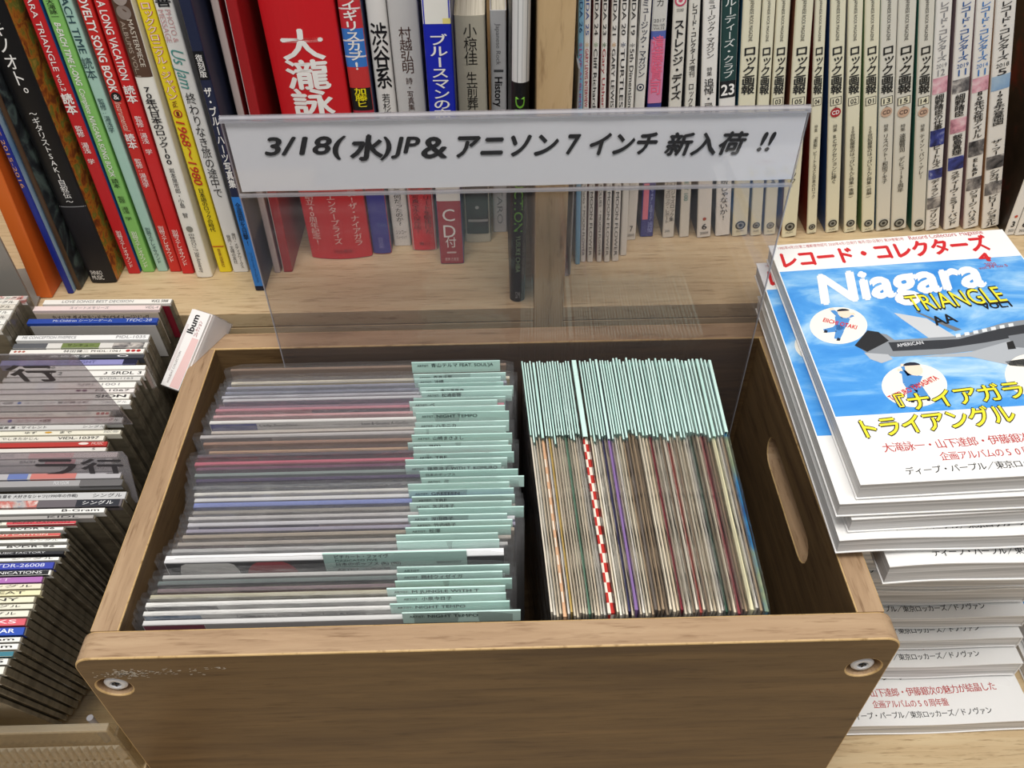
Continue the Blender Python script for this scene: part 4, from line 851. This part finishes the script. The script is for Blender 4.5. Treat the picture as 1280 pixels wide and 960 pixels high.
# ---- the dense row set end-on
DG = 'seven-inch singles in the dense row standing end-on'
N2 = 60
landmarks = {4: ('#e8b890', 'orange patterned edge'), 6: ('#c8a860', 'golden edge'), 12: ('#6f947c', 'sage green edge'), 18: ('check', 'red and white checked edge'), 23: ('#3c3a64', 'navy violet edge'), 25: ('#8a6ca4', 'bright purple edge'),
             38: ('#7a2430', 'dark red edge'), 43: ('#a84840', 'brick red edge'), 50: ('#24503c', 'dark green edge'), 53: ('#8a3a40', 'maroon edge'), 56: ('#e6dfb8', 'broad cream face'), 59: ('blue', 'blue and green picture, at the slotted end')}
plain = ['#e6dac4', '#efe5d2', '#d9cdb6', '#f0eade', '#e0d2ba', '#d3c6b0', '#eadec4', '#f3ecdc', '#dccdb4', '#e6e0d6']
plain_r = ['#e3d7c0', '#a08a70', '#d6cab2', '#7a6a58', '#ddcfb6', '#cdbca0', '#b49c7c', '#ece2ce', '#6a6058', '#d4cec4']
keys = sorted(landmarks)
xs_f = []; wsum = 0
wts = [3.4 if i == 18 else 2.2 if i in (56, 59) else 1.7 if i in (4, 25, 53) else 1.0+(.25 if i > 30 else 0) for i in range(N2)]
tot = sum(wts); acc = 0
vecf = [at(688, 775, 'z', ZT+.002), at(962, 772, 'z', ZT+.002), at(652, 472, 'z', ZT+.002), at(888, 458, 'z', ZT+.002)]
for i in range(N2):
    t = (acc+wts[i]/2)/tot; acc += wts[i]
    xf = vecf[0].x+(vecf[1].x-vecf[0].x)*t; xb = vecf[2].x+(vecf[3].x-vecf[2].x)*t
    y0 = .0195+R.uniform(-.0008, .0022)
    pit = .106/tot*wts[i]
    th = min(pit*.66, .0062) if i in landmarks else pit*.66
    lean = math.radians(5.5*max(0, (t-.15)/.85)**1.2)
    yaw = math.atan2(xb-xf, .175)
    if i in landmarks: c, look = landmarks[i]; 
    else:
        c = (plain if i < 28 else plain_r)[R.randrange(10)]
        k = min(keys, key=lambda q_: abs(q_-i)); dd = i-k
        pos = '%d place%s %s' % (abs(dd), '' if abs(dd) == 1 else 's', 'past' if dd > 0 else 'before'); end = 'slotted end' if dd > 0 else 'wide row'
        look = None
    short = landmarks[k][1].split(',')[0].replace(' and green picture', '').replace('broad ', '').replace(' face', ' edge') if not look else ''
    if i == 56: k = 56
    lab = ('single with a %s in the dense end-on row' % look) if look else 'thin pale single %s the %s one, towards %s' % (pos, short, end)
    r = thing('record_single', lab, 'record', (xf-JH*math.sin(lean)*1.0, y0, BASE), (0, lean, -yaw+math.pi/2), DG)
    # local frame: x runs from the crate front to the back, y across (towards the wide row), z up
    r.rotation_mode = 'XYZ'
    r.matrix_world = Matrix.Translation((xf-JH*math.sin(lean), y0, BASE)) @ Matrix.Rotation(lean, 4, 'Y') @ Matrix.Rotation(math.pi/2-yaw, 4, 'Z')
    mm = M_check if c == 'check' else M_bluecov if c == 'blue' else col(c, .5)
    mb = MB(); jh = JH+.004+R.uniform(-.001, .001); mb.box((0, -th/2, 0), (JW, th/2, jh), mm)
    if i == 4:
        for q_ in range(9): mb.add([(.008+q_*.011, -.0004, jh+.0001), (.014+q_*.011, -.0004, jh+.0001), (.014+q_*.011, .0004, jh+.0001), (.008+q_*.011, .0004, jh+.0001)], [(0, 1, 2, 3)], col('#f4ead8'))
    mb.build('jacket', r)
    o = bpy.data.objects.new('clear_sleeve', _slm[4+i % 3]); COL.objects.link(o); o.parent = r; o.location = (0, -th/2-.0001, 0); o.scale = (.995, (th+.0002)/.0030, 1.012+R.uniform(-.006, .006))
    sl = .067+R.uniform(-.004, .003); sx = .181-sl; mc = MINT if i % 4 else MINTD; zt_ = .1814+R.uniform(-.0008, .0008); hs = .010; hw = th*.42
    mb = MB()
    mb.box((sx, -hw, zt_-hs), (sx+sl, -hw+.0001, zt_), mc); mb.box((sx, -hw, zt_), (sx+sl, hw, zt_+.00015), mc); mb.box((sx, hw-.0001, zt_-hs), (sx+sl, hw, zt_), mc)
    vs, fs = glyph('ARTIST: ', .01); vs2, fs2 = glyph(['日本のポップス', 'NIGHT', '松田聖子', '歌謡曲', '中森明菜', 'アニメ'][i % 6], .01)
    for (v_, f_2), xa, wd in (((vs, fs), sx+.004, .009), ((vs2, fs2), sx+.015, .018)):
        bb = bounds(v_); mb.letters([(xa+(x-bb[0])/(bb[2]-bb[0])*wd, zt_-.0038+(y-bb[1])/(bb[3]-bb[1])*.0022) for x, y in v_], f_2, TXT, lambda x, y: (sx+sl-(x-sx), hw+.0002, y))
    mb.build('price_strip', r)
# ================================================================== pile of music magazines
MG = 'copies of one music magazine in the pile beside the crate'
LB, LF = at(962, 307, 'z', .0525), at(1078, 606, 'z', .0525)
MW, MH = .145, (LB-LF).length
tilt = math.radians(4.2); yaw = math.atan2(LB.x-LF.x, LB.y-LF.y)
MT = .0118
rot = Matrix.Rotation(-yaw, 4, 'Z') @ Matrix.Rotation(-tilt, 4, 'Y')
top = Vector((LF.x, LF.y, .0525))
N_ = (rot.to_3x3() @ Vector((0, 0, 1)))
inv = rot.to_3x3().transposed()
def cv(u, v):
    q = inv @ (hit(u, v, top, N_)-top); return q.x, q.y
def art(mb, z, wave=lambda x: 0):
    """the printed front cover, in the cover's own plane: x along the near edge, y to the head"""
    def F_(l): return lambda x, y: (min(max(x, .0006), MW-.0006), min(max(y, .0006), MH-.0006), z+wave(x)+l*.3)
    yb0 = cv(1047, 521)[1]; yb1 = cv(975, 340)[1]
    n = 16
    vs = [F_(.00008)(MW*i/n, y) for i in range(n+1) for y in (yb0, yb1)]
    mb.add(vs, [(2*i, 2*i+2, 2*i+3, 2*i+1) for i in range(n)], M_water)
    def poly(pts, c, l, px=True):
        p = [cv(*q) if px else q for q in pts]; mb.add([F_(l)(*q) for q in p], [tuple(range(len(p)))], col(c, .4) if isinstance(c, str) else c)
    def oval(u, v, ru, rv, c='#f4f0e4', l=.0004):
        poly([(u+ru*math.cos(t*math.pi/18), v+rv*math.sin(t*math.pi/18)) for t in range(36)], c, l)
    # generic propeller airliner over the falls
    poly([(1119, 391), (1128, 398), (1165, 424), (1214, 440), (1205, 426), (1160, 398)], '#c9ccd0', .00025)
    poly([(1146, 390), (1149, 390), (1204, 412), (1196, 414)], '#70747a', .0003)
    poly([(1071, 431), (1086, 414), (1110, 418), (1120, 425), (1200, 420), (1255, 404), (1300, 397), (1300, 428), (1235, 437), (1180, 443), (1120, 446), (1085, 441)], '#8b9096', .0003)
    poly([(1112, 428), (1200, 424), (1255, 410), (1300, 403), (1300, 416), (1235, 428), (1180, 436), (1118, 439)], '#33363c', .00034)
    poly([(1086, 413), (1100, 415), (1113, 426), (1086, 440), (1070, 432)], '#25272b', .00036)
    poly([(1082, 441), (1112, 443), (1118, 449), (1104, 454), (1090, 449)], '#b9bdc2', .00036)
    poly([(1150, 446), (1215, 440), (1268, 425), (1300, 424), (1300, 452), (1262, 456), (1215, 446)], '#aeb3b9', .00036)
    poly([(1258, 452), (1300, 446), (1300, 460), (1264, 457)], '#6a6e74', .0004)
    poly([(1262, 420), (1300, 414), (1300, 436), (1268, 434)], '#7e8288', .00042); poly([(1260, 428), (1268, 426), (1272, 436), (1262, 437)], '#1f2124', .00046)
    for q in range(7): poly([(1196+q*11, 418-q*2.2), (1202+q*11, 417-q*2.2), (1203+q*11, 421-q*2.2), (1197+q*11, 422-q*2.2)], '#dfe3e6', .0004)
    # ovals with small dancing figures in blue suits
    oval(1050, 407, 36, 23); oval(1145, 482, 41, 27); oval(1286, 468, 28, 25)
    def limb(a, b, w, c, l=.0005):
        a, b = Vector(cv(*a)), Vector(cv(*b)); d_ = (b-a).normalized()*w; nrm_ = Vector((-d_.y, d_.x)); poly([a+nrm_, a-nrm_, b-nrm_*.7, b+nrm_*.7], c, l, False)
    bl, dk, sk = '#4f8fd0', '#1c2030', '#f2dcc8'
    for (x, y, k, legs, arms) in ((1054, 402, 1.0, [(-14, 14, -22, 12), (-4, 16, -6, 22)], [(-12, -12), (14, -6)]), (1141, 474, 1.25, [(2, 18, 0, 27), (12, 14, 20, 25)], [(-14, -8), (-10, -14)])):
        limb((x+1, y-5*k), (x-1, y+6*k), .0042*k, bl); 
        for kx, ky, fx, fy in legs: limb((x-1, y+5*k), (x+kx*.6, y+ky*.7), .0028*k, bl, .00055); limb((x+kx*.6, y+ky*.7), (x+fx, y+fy), .0022*k, bl, .0006); limb((x+fx, y+fy), (x+fx+4, y+fy+1), .0014, dk, .00065)
        for ax, ay in arms: limb((x, y-4*k), (x+ax, y+ay-2), .0018*k, bl, .0006); limb((x+ax, y+ay-2), (x+ax-1, y+ay-5), .0014, sk, .00065)
        c0 = cv(x+3, y-10*k); poly([(c0[0]+.0036*k*math.cos(t*.5236), c0[1]+.0042*k*math.sin(t*.5236)) for t in range(12)], sk, .00062, False); poly([(c0[0]+.0036*k*math.cos(t*.5236), c0[1]+.0022*k+.0021*k*abs(math.sin(t*.5236))) for t in range(7)], dk, .00066, False)
    RED = col('#d0252c'); YEL = col('#f4e43a'); BK_ = col('#14151a'); WH = col('#f7f5ef'); R2 = col('#b83a3a')
    def L(txt, P, Q, hpx, m, l, bold=0, shear=0, nvis=None, fit=False):
        a, b = cv(*P), cv(*Q); h = (Vector(cv(P[0], P[1]-hpx))-Vector(a)).length
        if fit:
            ux = (Vector(b)-Vector(a)); ln = ux.length; ux.normalize(); uy = Vector((-ux.y, ux.x)); vs, fs = glyph(txt, bold, shear); bb = bounds(vs)
            mb.letters([tuple(Vector(a)+ux*((x-bb[0])/(bb[2]-bb[0])*ln)+uy*((y-max(bb[1], 0) if False else y)/.73*h)) for x, y in vs], fs, m, F_(l))
        else: mb.cells(txt, a, b, h, m, F_(l), bold, shear, nvis)
    L('1985年4月2日第三種郵便物認可 2020年4月1日発行 毎月1回1日発行 第39巻第5号', (975, 312), (1132, 300), 3, R2, .0002, 0, 0, None, True)
    L("Record Collectors' Magazine", (1139, 300), (1231, 292), 5, R2, .0002, .01, 0, None, True)
    L('レコード・コレクターズ', (978, 336), (1243, 313), 19, RED, .0002, .05, .1)
    L('4', (1227, 327), (1243, 326), 10, RED, .0006, .05, 0, None, True); L('2020', (1234, 333), (1248, 332), 4, R2, .0006, 0, 0, None, True); L('vol.39 no.5', (1226, 337), (1262, 333), 3, R2, .0006, 0, 0, None, True)
    L('Niagara', (1028, 380), (1238, 356), 36, WH, .0005, .045, .3, None, True)
    L('TRIANGLE', (1142, 390), (1263, 377), 20, BK_, .00055, .06, .0, None, True); L('TRIANGLE', (1143, 389), (1262, 376), 19, YEL, .0007, .0, .0, None, True)
    L('VOL.1', (1232, 387), (1268, 383), 7, BK_, .0006, .05, 0, None, True)
    L('AA', (1172, 407), (1200, 402), 11, BK_, .0006, .03, .0, None, True); L('AMERICAN', (1124, 434), (1157, 430), 4, col('#d8dade'), .0005, .02, 0, None, True)
    L('EIICHI OTAKI', (1030, 402), (1072, 412), 5, RED, .0008, .03, 0, None, True); L('TATSURO YAMASHITA', (1117, 501), (1176, 474), 6, RED, .0008, .03, 0, None, True)
    for bd, m_, l in ((.075, BK_, .0009), (.02, YEL, .0011)):
        L('『ナイアガラ', (1113, 518), (1291, 497), 21, m_, l, bd); L('トライアングル', (1078, 550), (1277, 528), 23, m_, l, bd)
    L('大滝詠一・山下達郎・伊藤銀次の魅力が結晶した', (1108, 566), (1281, 553), 11, R2, .0003, .012, 0, 13); L('企画アルバムの50周年盤', (1180, 576), (1283, 569), 10, R2, .0003, .012, 0, 9)
    L('ディープ・パープル／東京ロッカーズ／ドノヴァン', (1136, 594), (1283, 584), 9, BK_, .0003, .012, 0, 13)
_mesh = {}
def mag_mesh(kind):
    if kind in _mesh: return _mesh[kind]
    amp = 0 if kind == 'flat' else .0011
    wave = lambda x: amp*math.sin(x*52+.6)+amp*.5*math.sin(x*23)
    n = 18; ct = .0006; cov = MB(); white = col('#f3f2f0', .3)
    for z0, z1 in ((0, ct), (MT-ct, MT)):
        lo = []; 
        for i in range(n+1):
            x = MW*i/n; lo += [(x, 0, z0+wave(x)), (x, MH, z0+wave(x)), (x, 0, z1+wave(x)), (x, MH, z1+wave(x))]
        fs = []
        for i in range(n): k = 4*i; fs += [(k, k+1, k+5, k+4), (k+2, k+6, k+7, k+3), (k, k+4, k+6, k+2), (k+1, k+3, k+7, k+5)]
        fs += [(0, 2, 3, 1), (4*n, 4*n+1, 4*n+3, 4*n+2)]
        cov.add(lo, fs, white)
    cov.box((MW-ct, 0, ct), (MW, MH, MT-ct), white)
    art(cov, MT, wave)
    pg = MB(); lo = []; e = .0007
    for i in range(n+1):
        x = e+(MW-ct-.0002-e)*i/n; lo += [(x, e, ct+wave(x)), (x, MH-e, ct+wave(x)), (x, e, MT-ct+wave(x)), (x, MH-e, MT-ct+wave(x))]
    fs = []
    for i in range(n): k = 4*i; fs += [(k, k+1, k+5, k+4), (k+2, k+6, k+7, k+3), (k, k+4, k+6, k+2), (k+1, k+3, k+7, k+5)]
    fs += [(0, 2, 3, 1), (4*n, 4*n+1, 4*n+3, 4*n+2)]
    pg.add(lo, fs, M_pages)
    a = cov.build('cover'); b = pg.build('page_block'); r_ = (a.data, b.data); bpy.data.objects.remove(a); bpy.data.objects.remove(b)
    _mesh[kind] = r_; return r_
def magazine(kind, loc, rx, ry, rz, label, group=MG, sc=1):
    r = thing('magazine', label, 'magazine', loc, (0, ry, rz), group)
    for nm, me in zip(('cover', 'page_block'), mag_mesh(kind)):
        o = bpy.data.objects.new(nm, me); COL.objects.link(o); o.parent = r; o.scale = (1, 1, sc)
    return r
# from the counter up: top of each copy, near-edge y, left-edge x
FZ = -.1965
lv = [(-.1808, .0385, .2085), (-.1618, .0705, .206), (-.1479, .0818, .205), (-.1327, .0895, .206), (-.1134, .0984, .2045), (-.1011, .0988, .206), (-.0857, .1037, .205),
      (-.0706, .1000, .205), (-.0555, .1010, .206), (-.0403, .0960, .2045), (-.0252, .0980, .205), (-.0140, .0900, .206), (.0050, .0375, .2015), (.0180, .0443, .1745), (.0296, .0480, .1785), (.0408, .0490, .1700), (top.z, top.y, top.x)]
low = ['bottom magazine of the pile, sticking out with red and black cover lines', 'magazine second from the bottom of the pile, a strip of cover showing', 'magazine third from the bottom of the pile, black cover text at its edge', 'magazine fourth from the bottom of the pile, black cover text at its edge', 'magazine fifth from the bottom of the pile, wavy page edges']
ordn = ['third', 'fourth', 'fifth', 'sixth', 'seventh', 'eighth', 'ninth', 'tenth', 'eleventh', 'twelfth']
nl = len(lv); z0 = FZ
for i, (z1, y, x) in enumerate(lv):
    j = nl-1-i
    lab = low[i] if i < 5 else 'topmost magazine of the pile, its blue airliner cover in full view' if j == 0 else 'magazine second from the top of the pile, its blue cover edge peeking out' if j == 1 else 'magazine %s from the top of the pile, only page edges showing' % ordn[j-2]
    ti = tilt*i/(nl-1) if i > 11 else math.radians(.07*i)
    rz = -yaw+math.radians([1.5, .8, .6, .3, .2, -.2, .2, -.3, .3, 0, .2, -.2, .4, -.3, .5, -.4, 0][i])
    th = z1-z0
    if i == nl-1: zb_ = top.z-th*.95
    else: zb_ = z0+.0003
    magazine('flat' if j < 3 else 'wavy', (x, y, zb_), 0, -ti, rz, lab, sc=th*.84/MT if j >= 3 else th*(.90 if j else .95)/MT)
    z0 = z1
# a second pile just entering the frame
for k in range(2):
    magazine('flat', (.3665+.003*k, .066+.004*k, FZ+k*.0130), 0, 0, math.radians(-2), ['lower magazine of the next pile at the frame edge', 'upper magazine of the next pile at the frame edge'][k], 'magazines of the next pile')
